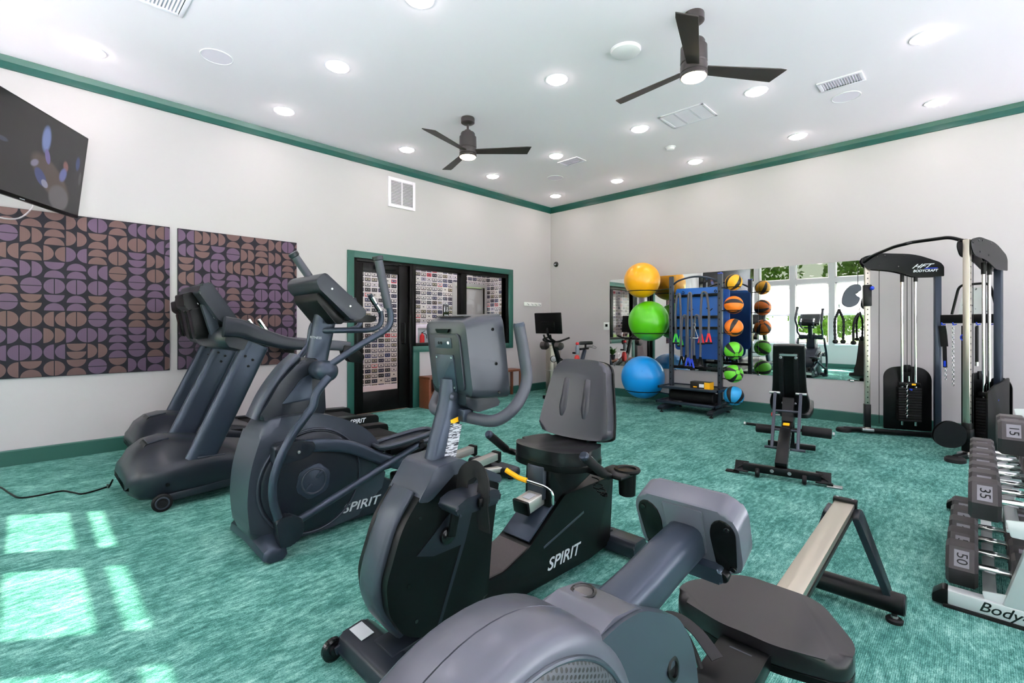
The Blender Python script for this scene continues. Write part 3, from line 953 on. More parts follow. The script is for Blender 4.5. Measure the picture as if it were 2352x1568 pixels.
# ================================================================== treadmills
def treadmill(label):
    """built at its own axis: centre line y=0, motor end at low x"""
    t = thing('treadmill', label, 'treadmill', (0, 0, 0), 'treadmills along the left wall')
    # motor hood: lofted sections (x, half width, z bottom, z shoulder, z crown)
    secs = [(.455, .24, .14, .18, .20), (.47, .31, .11, .215, .25), (.52, .37, .08, .26, .33), (.60, .395, .07, .285, .385), (.70, .40, .065, .295, .405), (.80, .405, .065, .30, .395), (.92, .405, .065, .305, .375), (1.02, .405, .07, .30, .345), (1.14, .405, .08, .275, .29), (1.30, .40, .09, .24, .245), (1.42, .39, .10, .21, .212)]
    rings = []
    for x, w, zb, zs, zc in secs:
        sh = .035
        rings.append([(x, -w+sh, zb), (x, -w, zb+.03), (x, -w, zs-.05), (x, -w+.012, zs-.015), (x, -w+sh+.01, zs), (x, -w*.55, zc-.01), (x, 0, zc), (x, w*.55, zc-.01), (x, w-sh-.01, zs), (x, w-.012, zs-.015), (x, w, zs-.05), (x, w, zb+.03), (x, w-sh, zb)])
    hood = B().loft(rings).build('motor_hood', 'charcoal_dark', t, smooth=50)
    B().prism(round2([(.50, .235), (.595, .375), (.68, .398), (.68, .404), (.59, .385), (.49, .245)], .004), -.09, .09).build('hood_badge', 'black_plastic', hood)
    sc = B().prism(round2([(.60, .385), (.72, .40), (.72, .411), (.60, .396)], .003), -.09, .09, 'y', .004)
    sc.build('hood_ridge', 'graphite', hood)
    B().lathe([(.0, 0), (.012, 0), (.012, .004), (0, .004)], (.66, -.401, .16), (0, -1, 0), 16).build('bolt', 'black_plastic', hood)
    lb = B().box((.492, -.2, .155), (.004, .05, .035), 0, Matrix.Rotation(R(-12), 3, 'Y'))
    lb.build('sticker', 'print_silver', hood)
    # front wheels on their lever
    for s in (-1, 1):
        y = s*.43
        w = B().lathe([(0, -.016), (.02, -.016), (.022, -.01), (.05, -.012), (.058, -.006), (.058, .006), (.05, .012), (.022, .01), (.02, .016), (0, .016)], (.625, y, .059), (0, 1, 0), 24)
        wh = w.build('wheel', 'black_rubber', t)
        B().torus((.625, y+s*.012, .059), .036, .005, (0, 1, 0), 24, 6).build('wheel_rim', 'graphite', wh)
        B().bar((.66, y-s*.03, .075), (1.16, y-s*.03, .10), .02, .05, .006).build('wheel_arm', 'charcoal_dark', t)
    # masts
    for s in (-1, 1):
        y = s*.345
        m = B().tube([(.84, y, .26), (.86, y, .295), (1.215, y, 1.07)], 0, 16, flat=(.035, .088), up=(1, 0, -.46))
        mast = m.build('mast', 'charcoal', t, smooth=50)
        B().bar((.83, y, .302), (1.0, y, .292), .082, .012, .004).build('mast_collar', 'graphite', mast)
        for q, (dx, dz) in enumerate(((-.02, .0), (.03, -.03), (.0, -.075))):
            B().lathe([(0, 0), (.010, 0), (.009, .006), (0, .008)], (1.15+dx, y-.036, .985+dz), (0, -1, 0), 12).build('bolt', 'black_steel', mast)
    # console cowl: cross piece and the two swept arms
    cw = B()
    cr = []
    for y, x0, zz, hh, dd in ((-.375, 1.13, 1.115, .085, .13), (-.33, 1.11, 1.12, .10, .14), (-.2, 1.07, 1.115, .085, .12), (0, 1.05, 1.11, .08, .11), (.2, 1.07, 1.115, .085, .12), (.33, 1.11, 1.12, .10, .14), (.375, 1.13, 1.115, .085, .13)):
        cr.append([(x0+dd*a, y, zz+hh*c) for a, c in ((-1, -.2), (-.95, .35), (-.6, .9), (0, 1.), (.6, .75), (1, .25), (.95, -.3), (.5, -.85), (-.2, -1.), (-.8, -.7))])
    cw.loft(cr)
    cowl = cw.build('console_cowl', 'charcoal_dark', t, smooth=50)
    for s in (-1, 1):
        y = s*.385
        a = B().tube(smoothpath([(.99, y, 1.20), (1.10, y, 1.185), (1.25, y, 1.125), (1.42, y, 1.072), (1.58, y, 1.055)], 5), 0, 16, flat=lambda q: (.038, .075-.035*q), up=(0, 0, 1))
        arm = a.build('side_arm', 'charcoal_dark', t, smooth=50)
        g = B().tube(smoothpath([(1.575, y, 1.055), (1.80, y, 1.045), (1.93, y, 1.03)], 5), 0, 14, flat=(.032, .042), up=(0, 0, 1))
        g.build('arm_grip', 'grip_foam', arm, smooth=50)
        e = B().prism(round2([(1.87, 1.045), (1.95, 1.035), (2.06, .945), (2.03, .885), (1.93, .90), (1.86, .985)], .012), y-.038, y+.038, 'y', .008)
        e.build('arm_end', 'black_plastic', arm)
    # pulse grips on a cross bar
    hb = B().tube(roundpath([(1.2, -.12, 1.15), (1.38, -.12, 1.14), (1.38, .12, 1.14), (1.2, .12, 1.15)], .05), .014, 10)
    hb.build('pulse_bar', 'black_plastic', t)
    for s in (-1, 1):
        g = B().cyl((1.37, s*.12, 1.15), (1.30, s*.12, 1.26), .017, 14, bev=.004)
        g.build('pulse_grip', 'chrome', t)
    # display (one local offset for the whole head)
    sx = lambda pts: [(p_-.075, q_-.035) for p_, q_ in pts]
    d = B().prism(round2(sx([(.945, 1.535), (1.005, 1.555), (1.205, 1.255), (1.195, 1.225), (1.15, 1.215), (1.05, 1.29), (.93, 1.48)]), .012), -.30, .30, 'y', .02, 3)
    disp = d.build('console_display', 'charcoal_dark', t, smooth=40)
    B().prism(sx([(1.018, 1.545), (1.022, 1.547), (1.203, 1.275), (1.199, 1.273)]), -.25, .25).build('screen', 'black_gloss', disp, smooth=0)
    B().prism(round2(sx([(.87, 1.47), (.93, 1.49), (1.0, 1.39), (.95, 1.33), (.88, 1.38)]), .01), -.13, .13, 'y', .012).build('tv_box', 'black_plastic', disp)
    for s in (-1, 1):
        B().prism(round2(sx([(.965, 1.40), (1.04, 1.36), (1.10, 1.16), (1.03, 1.17)]), .012), s*.19-.028, s*.19+.028, 'y', .006).build('display_bracket', 'graphite', disp)
        B().prism(round2(sx([(.91, 1.36), (.99, 1.38), (1.04, 1.15), (.95, 1.14)]), .015), s*.09-.05, s*.09+.05, 'y', .01).build('bracket_cover', 'black_plastic', disp)
    for yy in (-.22, .22):
        for x, z in ((.975, 1.40), (1.075, 1.30)):
            B().lathe([(0, 0), (.007, 0), (.007, .003), (0, .003)], (x-.105, yy, z-.035), (-.8, 0, -.55), 10).build('screw', 'zinc', disp)
    # deck
    for s in (-1, 1):
        r = B().prism(round2([(1.1, .165), (2.52, .115), (2.58, .12), (2.58, .165), (1.1, .235)], .008), s*.29, s*.40, 'y', .01)
        rail = r.build('side_rail', 'black_plastic', t)
        B().prism([(1.34, .226), (2.16, .1885), (2.16, .191), (1.34, .2285)], s*.345-.03, s*.345+.03).build('rail_strip', 'graphite', rail)
        c = B().prism(round2([(2.16, .085), (2.69, .06), (2.71, .075), (2.71, .15), (2.69, .17), (2.16, .19)], .012), s*.275, s*.415, 'y', .012)
        c.build('rear_cap', 'black_plastic', rail)
        B().span(2.46, 2.58, s*.36-.03, s*.36+.03, 0, .07, .006).build('rear_foot', 'black_rubber', t)
        text('lettering', 'SPIRIT', .07, 'print_white', rail, (2.44, s*.4165, .130), (1, 0, 0) if s < 0 else (-1, 0, 0), (0, 0, 1), shear=.3, bold=.0012)
    B().prism([(1.05, .175), (2.56, .10), (2.60, .12), (2.60, .14), (1.05, .22)], -.285, .285, 'y', .004).build('running_belt', 'black_rubber', t)
    B().span(1.05, 2.56, -.27, .27, .07, .11).build('deck_frame', 'black_steel', t, smooth=0)
    return t
tm = treadmill('charcoal treadmill nearest the elliptical, front one of the two')
tm.location = (0, 4.205, 0)
dup(tm, (.19, 5.42, 0), 'charcoal treadmill against the left wall, behind the other treadmill')
# power cord on the carpet
pc = B().tube(smoothpath([(.445, 4.44, .10), (.43, 4.52, .03), (.44, 4.70, .006), (.43, 4.64, .006), (.30, 4.57, .006), (.245, 4.66, .006), (.19, 4.76, .006), (.075, 4.75, .006), (-.02, 4.78, .006), (-.07, 4.95, .006), (-.14, 5.25, .006), (-.3, 5.6, .006), (-.35, 5.93, .006)], 6), .006, 8)
tag(pc.build('power_cord', 'black_plastic', org=(0, 4.75, 0)), 'black power cord winding over the carpet from the front treadmill', 'cord')
c2 = B().tube(smoothpath([(2.048, YL-.02, .472), (2.06, YL-.045, .46), (2.05, YL-.05, .40), (2.0, YL-.05, .30), (1.98, YL-.06, .12), (1.96, YL-.08, .01)], 5), .005, 8)
c2.span(2.034, 2.062, YL-.035, YL-.012, .46, .488, .004)
tag(c2.build('hanging_cord', 'black_plastic', org=(2.04, YL-.04, 0)), 'black cord hanging from the white wall outlet', 'cord')

# ================================================================== elliptical
EY = 2.83
el = thing('elliptical_trainer', 'grey elliptical cross trainer in front of the treadmills', 'elliptical', (1.6, EY, 0))
def el_side(y0, y1, prof, bev=.03):
    return B().prism(prof, y0, y1, 'y', bev, 3)
drum = smooth2([(.85, .06), (1.05, .035), (1.30, .04), (1.52, .10), (1.60, .28), (1.57, .44), (1.47, .57), (1.33, .65), (1.18, .70), (1.0, .71), (.90, .68), (.845, .55), (.81, .40), (.805, .22)], 4)
B().prism(drum, EY-.15, EY+.15, 'y', .045, 4).build('shroud', 'graphite', el, smooth=50)
B().prism(round2([(1.0, .035), (1.60, .035), (1.80, .06), (1.80, .13), (1.62, .22), (1.5, .34), (1.1, .2)], .03), EY-.135, EY+.135, 'y', .015).build('rear_shroud', 'charcoal_dark', el, smooth=40)
neck = round2([(.875, .70), (.98, .885), (1.10, 1.01), (1.20, 1.02), (1.235, .90), (1.245, .68), (1.05, .66)], .03)
nk = B().prism(neck, EY-.085, EY+.085, 'y', .025, 3).build('mast_cover', 'charcoal_dark', el, smooth=45)
for s in (-1, 1):
    y = EY+s*.086
    B().prism(round2([(.99, .77), (1.10, .905), (1.16, .93), (1.16, .78)], .015), min(y, y+s*.006), max(y, y+s*.006), 'y', .003).build('side_window', 'charcoal', nk)
fr = B().tube(smoothpath([(.868, EY, .70), (.93, EY, .83), (1.02, EY, .955), (1.10, EY, 1.03)], 5), 0, 14, flat=(.065, .022), up=(-1, 0, .7))
fr.build('front_strip', 'graphite', nk, smooth=50)
for s in (-1, 1):
    yo = EY+s*.15
    d = B().lathe([(0, .02), (.262, .02), (.272, .016), (.276, .008), (.276, 0)], (1.135, yo-s*.004, .335), (0, s, 0), 48)
    disc = d.build('crank_disc', 'charcoal_dark', el, smooth=40)
    B().torus((1.135, yo+s*.004, .335), .288, .007, (0, 1, 0), 48, 8).build('disc_rim', 'graphite', disc)
    hx = round2([(1.135+.105*math.cos(R(a)), .335+.105*math.sin(R(a))) for a in (20, 75, 140, 200, 255, 320)], .025)
    B().prism(hx, min(yo+s*.014, yo+s*.024), max(yo+s*.014, yo+s*.024), 'y', .005).build('hub_plate', 'charcoal', disc)
    B().torus((1.135, yo+s*.024, .335), .068, .006, (0, 1, 0), 32, 8).build('hub_ring', 'graphite', disc)
    for a in (45, 225):
        ca, sa = math.cos(R(a)), math.sin(R(a))
        B().bar((1.135-.06*ca*0+.02*ca, yo+s*.025, .335+.02*sa), (1.135+.066*ca, yo+s*.025, .335+.066*sa), .012, .02, .003).build('hub_spoke', 'charcoal', disc)
    text('lettering', 'SPIRIT', .09, 'print_silver', el, (1.43, EY+s*.1515, .118), (1, 0, .0) if s < 0 else (-1, 0, 0), (0, 0, 1), shear=.3, bold=.0015, yscale=.8)
# base: beam, front foot, rear rails
B().box((2.15, EY, .07), (.95, .09, .07), .01).build('base_beam', 'black_steel', el)
ff = []
for y, z, w, h in ((EY-.285, .035, .045, .028), (EY-.27, .045, .06, .036), (EY-.15, .065, .068, .038), (EY, .075, .07, .04), (EY+.15, .065, .068, .038), (EY+.27, .045, .06, .036), (EY+.285, .035, .045, .028)):
    ff.append([(.895+w*a, y, z+h*c) for a, c in ((-1, -.6), (-.9, .4), (-.45, 1.), (.45, 1.), (.9, .4), (1, -.6), (.7, -1.), (-.7, -1.))])
ft = B().loft(ff).build('front_foot', 'charcoal', el, smooth=40)
for s in (-1, 1):
    B().cyl((.895, EY+s*.2, 0), (.895, EY+s*.2, .035), .026).build('foot_pad', 'black_rubber', el)
    r = B().prism(round2([(1.95, .10), (2.58, .165), (2.58, .215), (1.95, .15)], .006), EY+s*.14-.035, EY+s*.14+.035, 'y', .006)
    r.build('roller_rail', 'aluminium', el)
    B().prism(round2([(2.57, .14), (2.60, .15), (2.60, .225), (2.57, .22)], .004), EY+s*.14-.04, EY+s*.14+.04, 'y', .004).build('rail_cap', 'black_plastic', el)
    B().bar((2.45, EY+s*.05, .07), (2.66, EY+s*.14, .07), .05, .04).build('rail_strut', 'aluminium', el)
    B().box((1.90, EY+s*.12, .13), (.16, .10, .07), .015).build('lift_bracket', 'black_plastic', el)
rf = B()
rf.span(2.62, 2.75, EY-.26, EY+.26, .02, .095, .03, 3)
rf.build('rear_foot', 'charcoal_dark', el)
for s in (-1, 1):
    B().cyl((2.685, EY+s*.2, 0), (2.685, EY+s*.2, .03), .022).build('foot_pad', 'black_rubber', el)
# mast and console
ms = B().tube([(1.21, EY, .93), (1.235, EY, 1.06), (1.27, EY, 1.22), (1.30, EY, 1.34)], 0, 16, flat=(.045, .062), up=(1, 0, -.25))
mast = ms.build('mast', 'charcoal', el, smooth=50)
text('lettering', 'FITNESS', .02, 'print_silver', mast, (1.20, EY-.047, 1.135), (1, 0, -.1), (.2, 0, 1))
cs = B().prism(round2([(1.13, 1.455), (1.155, 1.49), (1.185, 1.505), (1.43, 1.30), (1.435, 1.275), (1.40, 1.245), (1.345, 1.235), (1.15, 1.41)], .014), EY-.215, EY+.215, 'y', .02, 3)
con = cs.build('console', 'charcoal_dark', el, smooth=40)
B().prism(round2([(1.16, 1.395), (1.33, 1.245), (1.31, 1.215), (1.27, 1.215), (1.155, 1.35)], .012), EY-.16, EY+.16, 'y', .012).build('console_back', 'black_plastic', con)
B().prism([(1.205, 1.497), (1.41, 1.322), (1.413, 1.326), (1.208, 1.501)], EY-.17, EY+.17).build('screen', 'black_gloss', con, smooth=0)
B().prism(round2([(1.33, 1.235), (1.48, 1.225), (1.515, 1.235), (1.52, 1.265), (1.43, 1.275)], .01), EY-.18, EY+.18, 'y', .012).build('console_tray', 'black_plastic', con)
B().prism(round2([(1.43, 1.30), (1.40, 1.375), (1.425, 1.38), (1.455, 1.29)], .006), EY-.1, EY+.1, 'y', .006).build('book_rest', 'charcoal_dark', con)
for s in (-1, 1):
    for x, z in ((1.22, 1.42), (1.33, 1.325)):
        B().lathe([(0, 0), (.006, 0), (.006, .003), (0, .003)], (x, EY+s*.216, z-.005), (0, s, 0), 10).build('screw', 'zinc', con)
# pivot hubs
for s in (-1, 1):
    h = B().lathe([(.05, 0), (.052, .09), (.056, .10), (.06, .16), (.056, .19), (.04, .205), (0, .21)], (1.19, EY+s*.05, .95), (0, s, 0), 24)
    h.build('pivot_hub', 'charcoal', el, smooth=40)
# swing arms with grips, near and far in opposite phase
yn, yf = EY-.265, EY+.265
na = B().tube(smoothpath([(1.20, yn+.03, .985), (1.36, yn, 1.09), (1.50, yn-.01, 1.165), (1.545, yn-.02, 1.205), (1.555, yn-.02, 1.27), (1.53, yn-.02, 1.36)], 6), .0195, 14)
arm = na.build('swing_arm', 'charcoal', el)
g = B().tube([(1.538, yn-.02, 1.315), (1.465, yn-.03, 1.60)], .0255, 16)
g.build('hand_grip', 'grip_foam', arm)
B().tube([(1.467, yn-.03, 1.592), (1.466, yn-.03, 1.597), (1.461, yn-.03, 1.615), (1.46, yn-.03, 1.619)], [.026, .032, .032, .027], 16).build('grip_cap', 'charcoal_dark', arm)
fa = B().tube(smoothpath([(1.20, yf-.03, .985), (1.285, yf, 1.08), (1.31, yf, 1.20), (1.37, yf+.01, 1.29), (1.40, yf+.02, 1.36), (1.38, yf+.02, 1.43)], 6), .0195, 14)
arm = fa.build('swing_arm', 'charcoal', el)
B().tube([(1.392, yf+.02, 1.40), (1.205, yf+.02, 1.655)], .0255, 16).build('hand_grip', 'grip_foam', arm)
B().tube([(1.211, yf+.02, 1.647), (1.208, yf+.02, 1.651), (1.196, yf+.02, 1.667), (1.193, yf+.02, 1.671)], [.026, .032, .032, .027], 16).build('grip_cap', 'charcoal_dark', arm)
# fixed inner bars with pulse plates
for s in (-1, 1):
    y = EY+s*.13
    b_ = B().tube(roundpath([(1.25, EY+s*.03, 1.175), (1.30, y, 1.178), (1.50, y, 1.178), (1.575, y, 1.20), (1.59, y, 1.275), (1.50, y, 1.40)], .04), .0165, 12)
    ib = b_.build('fixed_bar', 'charcoal', el)
    for q in range(2):
        p0 = Vector((1.582, y, 1.288)).lerp(Vector((1.51, y, 1.388)), .12+.46*q)
        p1 = Vector((1.582, y, 1.288)).lerp(Vector((1.51, y, 1.388)), .5+.46*q)
        B().cyl(p0, p1, .0185, 12).build('pulse_plate', 'chrome', ib)
# lower arms, link bars, pedal arms, pedals
def lower(s, path, knee, ped, px):
    y = EY+s*.265
    a = B().tube(smoothpath([(x, y, z) for x, z in path], 6), .0225, 14)
    la = a.build('lower_arm', 'charcoal', el)
    kx, kz = knee
    B().prism(round2([(kx-.055, kz+.05), (kx+.02, kz+.06), (kx+.085, kz+.02), (kx+.09, kz-.05), (kx+.04, kz-.10), (kx-.03, kz-.10)], .02), y-.03, y+.03, 'y', .008).build('knuckle', 'charcoal_dark', la)
    lk = B().tube([(kx+.05, y, kz+.005), (kx+.14, y, kz+.035), (ped[0]+.08, y-s*.03, ped[1]-.04)], .0205, 14)
    lk.build('link_bar', 'charcoal', el)
    B().cyl((ped[0]+.08, y+s*.0, ped[1]-.045), (ped[0]+.08, y-s*.11, ped[1]-.045), .02).build('link_pin', 'black_steel', el)
    yp = EY+s*.205
    p = B().tube(smoothpath([(x, yp, z) for x, z in px], 6), 0, 14, flat=(.022, .037), up=(0, 0, 1))
    pa = p.build('pedal_arm', 'charcoal', el, smooth=50)
    x0, z0 = px[0]
    B().prism(round2([(x0-.06, z0-.06), (x0+.10, z0-.045), (x0+.15, z0-.02), (x0+.15, z0+.035), (x0+.05, z0+.055), (x0-.06, z0+.045)], .02), yp-.035, yp+.035, 'y', .01).build('crank_joint', 'charcoal_dark', pa)
    B().lathe([(0, 0), (.01, 0), (.008, .006), (0, .007)], (x0+.06, yp+s*.036, z0-.005), (0, s, 0), 12).build('bolt', 'zinc', pa)
    rx, rz = px[-1]
    B().lathe([(0, -.02), (.045, -.02), (.048, -.015), (.048, .015), (.045, .02), (0, .02)], (rx+.02, EY+s*.14, rz), (0, 1, 0), 24).build('roller', 'black_rubber', el)
    # pedal
    X, Z = ped
    o = round2([(X-.21, -.055), (X-.13, -.082), (X+.10, -.082), (X+.2, -.06), (X+.2, .06), (X+.10, .082), (X-.13, .082), (X-.21, .055)], .05)
    mx = Matrix.Translation((X, EY+s*.19, Z)) @ Matrix.Rotation(R(-6), 4, 'Y') @ Matrix.Translation((-X, 0, 0))
    pd = B().prism(o, -.012, .004, 'z', .004, 2, mx)
    pedal = pd.build('pedal', 'charcoal_dark', el, smooth=40)
    ring = [Vector((a_, b__, .012)) for a_, b__ in o]
    ring.append(ring[0])
    rg = B().tube([mx @ p_ for p_ in ring], .014, 8, cap=False)
    rg.build('pedal_rim', 'graphite', pedal)
    B().box((X, EY+s*.19, Z-.045), (.26, .07, .06), .015).build('pedal_bracket', 'black_plastic', pedal)
lower(-1, [(1.18, .92), (1.145, .885), (1.105, .83), (1.09, .77), (1.06, .73), (.985, .635), (.925, .53), (.89, .42), (.888, .31), (.915, .20)], (.945, .165), (1.72, .475), [(.965, .535), (1.10, .545), (1.32, .50), (1.52, .395), (1.74, .30), (1.98, .24)])
lower(1, [(1.20, .92), (1.22, .86), (1.235, .78), (1.25, .62), (1.28, .45), (1.31, .32), (1.34, .24)], (1.37, .20), (2.02, .33), [(1.30, .16), (1.45, .17), (1.65, .20), (1.85, .215), (2.12, .235)])
# ================================================================== recumbent bike
RY = 1.455
rb = thing('recumbent_bike', 'black recumbent exercise bike with padded seat and large console in the middle', 'exercise bike', (1.5, RY, 0))
tw = round2([(.88, .17), (.825, .265), (.815, .36), (.875, .53), (.945, .615), (1.02, .69), (1.13, .70), (1.325, .595), (1.285, .38), (1.26, .13), (1.0, .11)], [.03, .03, .03, .05, .03, .02, .02, .02, .05, .03, .03])
tower = B().prism(tw, RY-.095, RY+.095, 'y', .03, 3).build('front_shroud', 'black_plastic', rb, smooth=40)
ed = B().tube(smoothpath([(.905, RY, .15), (.835, RY, .255), (.82, RY, .36), (.88, RY, .53), (.945, RY, .625)], 5), 0, 14, flat=(.06, .022), up=(-1, 0, .3))
ed.build('front_spine', 'graphite', tower, smooth=50)
cap = round2([(.935, .60), (1.01, .705), (1.12, .715), (1.335, .605), (1.33, .575), (1.1, .67), (.985, .59)], .012)
B().prism(cap, RY-.10, RY+.10, 'y', .02, 3).build('shroud_cap', 'graphite', tower, smooth=40)
for s in (-1, 1):
    yy = RY+s*.0945
    B().prism(round2([(.93, .42), (1.20, .62), (1.215, .61), (1.145, .405), (1.025, .13), (1.012, .13), (1.125, .397), (1.0, .397)], .002), min(yy, yy+s*.004), max(yy, yy+s*.004)).build('crease', 'charcoal_dark', tower)
    for x, z in ((.945, .545), (.90, .33), (.93, .2)):
        B().lathe([(0, 0), (.008, 0), (.007, .003), (0, .003)], (x, RY+s*.095, z), (0, s, 0), 10).build('screw', 'black_gloss', tower)
# lower beam, rear column
beam = round2([(1.10, .075), (1.95, .055), (2.13, .075), (2.16, .42), (1.75, .42), (1.50, .25), (1.35, .205), (1.10, .205)], [.02, .02, .03, .02, .02, .05, .04, .02])
bm_ = B().prism(beam, RY-.092, RY+.092, 'y', .012, 2).build('rear_shroud', 'black_plastic', rb, smooth=35)
tread = B().prism([(1.22, .208), (1.36, .208), (1.50, .252), (1.50, .258), (1.355, .214), (1.22, .214)], RY-.085, RY+.085)
tread.build('step_plate', mat('step_grip', (58, 52, 52), .6, grain=.2, gscale=120), bm_, smooth=0)
B().bar((1.515, RY, .272), (1.70, RY, .40), .16, .012, .004).build('column_trim', 'charcoal', bm_)
for s in (-1, 1):
    text('lettering', 'SPIRIT', .088, 'print_silver', bm_, (1.74, RY+s*.0925, .135), (1, 0, 0) if s < 0 else (-1, 0, 0), (0, 0, 1), shear=.3, bold=.0012, yscale=.85)
    B().bar((1.60, RY+s*.091, .225), (1.90, RY+s*.091, .30), .004, .012, .001).build('crease', 'graphite', bm_)
# feet
f1 = B().prism(round2([(.78, .035), (.80, .085), (.90, .10), (.95, .06), (.95, .02), (.80, .015)], .012), RY-.23, RY+.2, 'y', .012)
front = f1.build('front_foot', 'charcoal_dark', rb)
B().box((.855, RY+.14, .0965), (.05, .09, .002), 0, Matrix.Rotation(R(-8), 3, 'Y')).build('sticker', 'print_silver', front)
for s in (-1, 1):
    w = B().lathe([(0, -.016), (.014, -.016), (.016, -.01), (.033, -.013), (.04, -.008), (.04, .008), (.033, .013), (.016, .01), (.014, .016), (0, .016)], (.775, RY+s*.2, .04), (0, 1, 0), 24)
    wh = w.build('wheel', 'black_gloss', rb)
    B().bar((.775, RY+s*.18, .04), (.84, RY+s*.18, .06), .012, .03).build('wheel_bracket', 'charcoal_dark', wh)
B().bar((.86, RY, .07), (1.2, RY, .09), .12, .06).build('front_beam', 'charcoal_dark', rb)
r1 = B().prism(round2([(2.16, .015), (2.16, .075), (2.18, .095), (2.27, .095), (2.29, .075), (2.29, .015)], .01), RY-.215, RY+.215, 'y', .012)
r1.build('rear_foot', 'charcoal_dark', rb)
B().prism(round2([(2.02, .05), (2.02, .22), (2.16, .12), (2.24, .10), (2.24, .04)], .02), RY-.05, RY+.05, 'y', .01).build('rear_bracket', 'black_steel', rb)
for s in (-1, 1):
    B().cyl((2.225, RY+s*.18, 0), (2.225, RY+s*.18, .02), .022).build('foot_pad', 'black_rubber', rb)
# mast
ms = B().tube(smoothpath([(1.085, RY, .68), (1.115, RY, .78), (1.15, RY, .89), (1.165, RY, .995)], 4), 0, 18, flat=(.036, .048), up=(1, 0, -.35))
mast = ms.build('mast', 'charcoal', rb, smooth=50)
B().box((1.155, RY-.0365, .845), (.062, .002, .018), 0, Matrix.Rotation(R(-12), 3, 'Y')).build('warning_label', 'yellow_paint', mast)
k = NT('label_print')
x_, y_, z_ = k.xyz()
ln = k.m('GREATER_THAN', k.noise(90, 2, sc3=(.35, 1, 3)), .52)
M['label_print'] = k.set(color=k.mix(ln, lin((40, 44, 54)), lin((196, 198, 204))), rough=.5)
B().box((1.135, RY-.0365, .762), (.055, .002, .14), 0, Matrix.Rotation(R(14), 3, 'Y')).build('text_label', 'label_print', mast)
B().lathe([(0, 0), (.014, 0), (.016, .003), (0, .006)], (1.135, RY-.036, .935), (0, -1, 0), 18).build('cap', 'graphite', mast)
# console: tilted slab with tapered back
c0 = B()
rings = []
for dx, w, h, zc in ((-.07, .105, .125, 1.075), (-.062, .122, .142, 1.077), (-.03, .132, .152, 1.08), (.02, .152, .158, 1.085), (.09, .164, .162, 1.088), (.10, .156, .154, 1.088)):
    o = round2([(-w, -h), (w, -h), (w, h), (-w, h)], .035, 5)
    rings.append([(1.205+dx+(zc+b_-1.08)*-.14, RY+a_, zc+b_) for a_, b_ in o])
c0.loft(rings)
con = c0.build('console', 'console_grey', rb, smooth=45)
def cb(name, m, outline, d0, d1, par, bev=.003):
    """plate on the console back: outline in (y,z) offsets, d0..d1 depth behind it"""
    mx = Matrix.Translation((1.135, RY, 1.075)) @ Matrix.Rotation(R(-8), 4, 'Y')
    return B().prism(outline, d0, d1, 'x', bev, 2, mx).build(name, m, par)
cb('back_panel', 'charcoal_dark', round2([(-.095, -.118), (.095, -.118), (.095, .10), (-.095, .10)], .02), -.008, .01, con)
cb('port_panel', 'graphite', round2([(-.05, .045), (.05, .045), (.05, .085), (-.05, .085)], .004), -.0105, 0, con, .001)
cb('mount_plate', 'charcoal', round2([(-.055, -.12), (.055, -.12), (.055, .02), (-.055, .02)], .004), -.013, 0, con, .001)
cb('badge', 'black_plastic', round2([(-.042, .118), (.042, .118), (.03, .103), (-.03, .103)], .003), -.010, 0, con, .001)
for yy in (-.02, -.005):
    cb('port', 'black_gloss', circ2(yy+.03, .065, .006, 12), -.0115, 0, con, 0)
cb('port', 'print_white', circ2(-.032, .066, .006, 12), -.0115, 0, con, 0)
for a_, c_ in ((-.045, .01), (.045, .01), (.045, -.105), (-.045, -.105)):
    cb('screw', 'zinc', circ2(a_, c_, .004, 10), -.015, 0, con, 0)
for i in range(22):
    yy = -.085+i*.008
    B().box((1.165, RY+yy, 1.2385), (.035, .003, .004), 0, Matrix.Rotation(R(3), 3, 'Y')).build('vent_slot', 'black_gloss', con, smooth=0)
B().box((1.245, RY, 1.09), (.004, .28, .27), .001, Matrix.Rotation(R(-8), 3, 'Y')).build('screen', 'black_gloss', con).location.x = .062
for s in (-1, 1):
    for z in (1.19, 1.06, .95):
        B().lathe([(0, 0), (.007, 0), (.006, .003), (0, .003)], (1.245-(z-1.08)*.14, RY+s*.1545, z), (0, s, 0), 10).build('screw', 'black_gloss', con)
B().prism(round2([(1.155, .99), (1.20, .99), (1.33, .915), (1.34, .885), (1.22, .87), (1.16, .90)], .01), RY-.085, RY+.085, 'y', .01).build('console_neck', 'charcoal_dark', rb)
cb('cable', 'red_plastic', circ2(.0, -.10, .008, 12), -.03, -.012, con, 0)
# handlebar
hb = []
for s in (-1, 1):
    p = [(1.19, RY+s*.02, .855), (1.20, RY+s*.10, .85), (1.215, RY+s*.19, .855), (1.27, RY+s*.235, .905), (1.325, RY+s*.24, .99), (1.318, RY+s*.235, 1.09), (1.295, RY+s*.23, 1.205)]
    h = B().tube(smoothpath(p, 6), .0225, 16)
    hl = h.build('handlebar', 'grip_foam', rb)
    B().tube([(1.296, RY+s*.23, 1.20), (1.295, RY+s*.23, 1.207), (1.293, RY+s*.23, 1.216)], [.0228, .0228, .019], 16).build('grip_cap', 'charcoal', hl)
B().box((1.185, RY-.02, .862), (.05, .10, .05), .006).build('bar_clamp', 'charcoal', rb)
B().lathe([(0, 0), (.01, 0), (.009, .006), (0, .007)], (1.205, RY-.07, .862), (0, -1, 0), 12).build('bolt', 'zinc', rb)
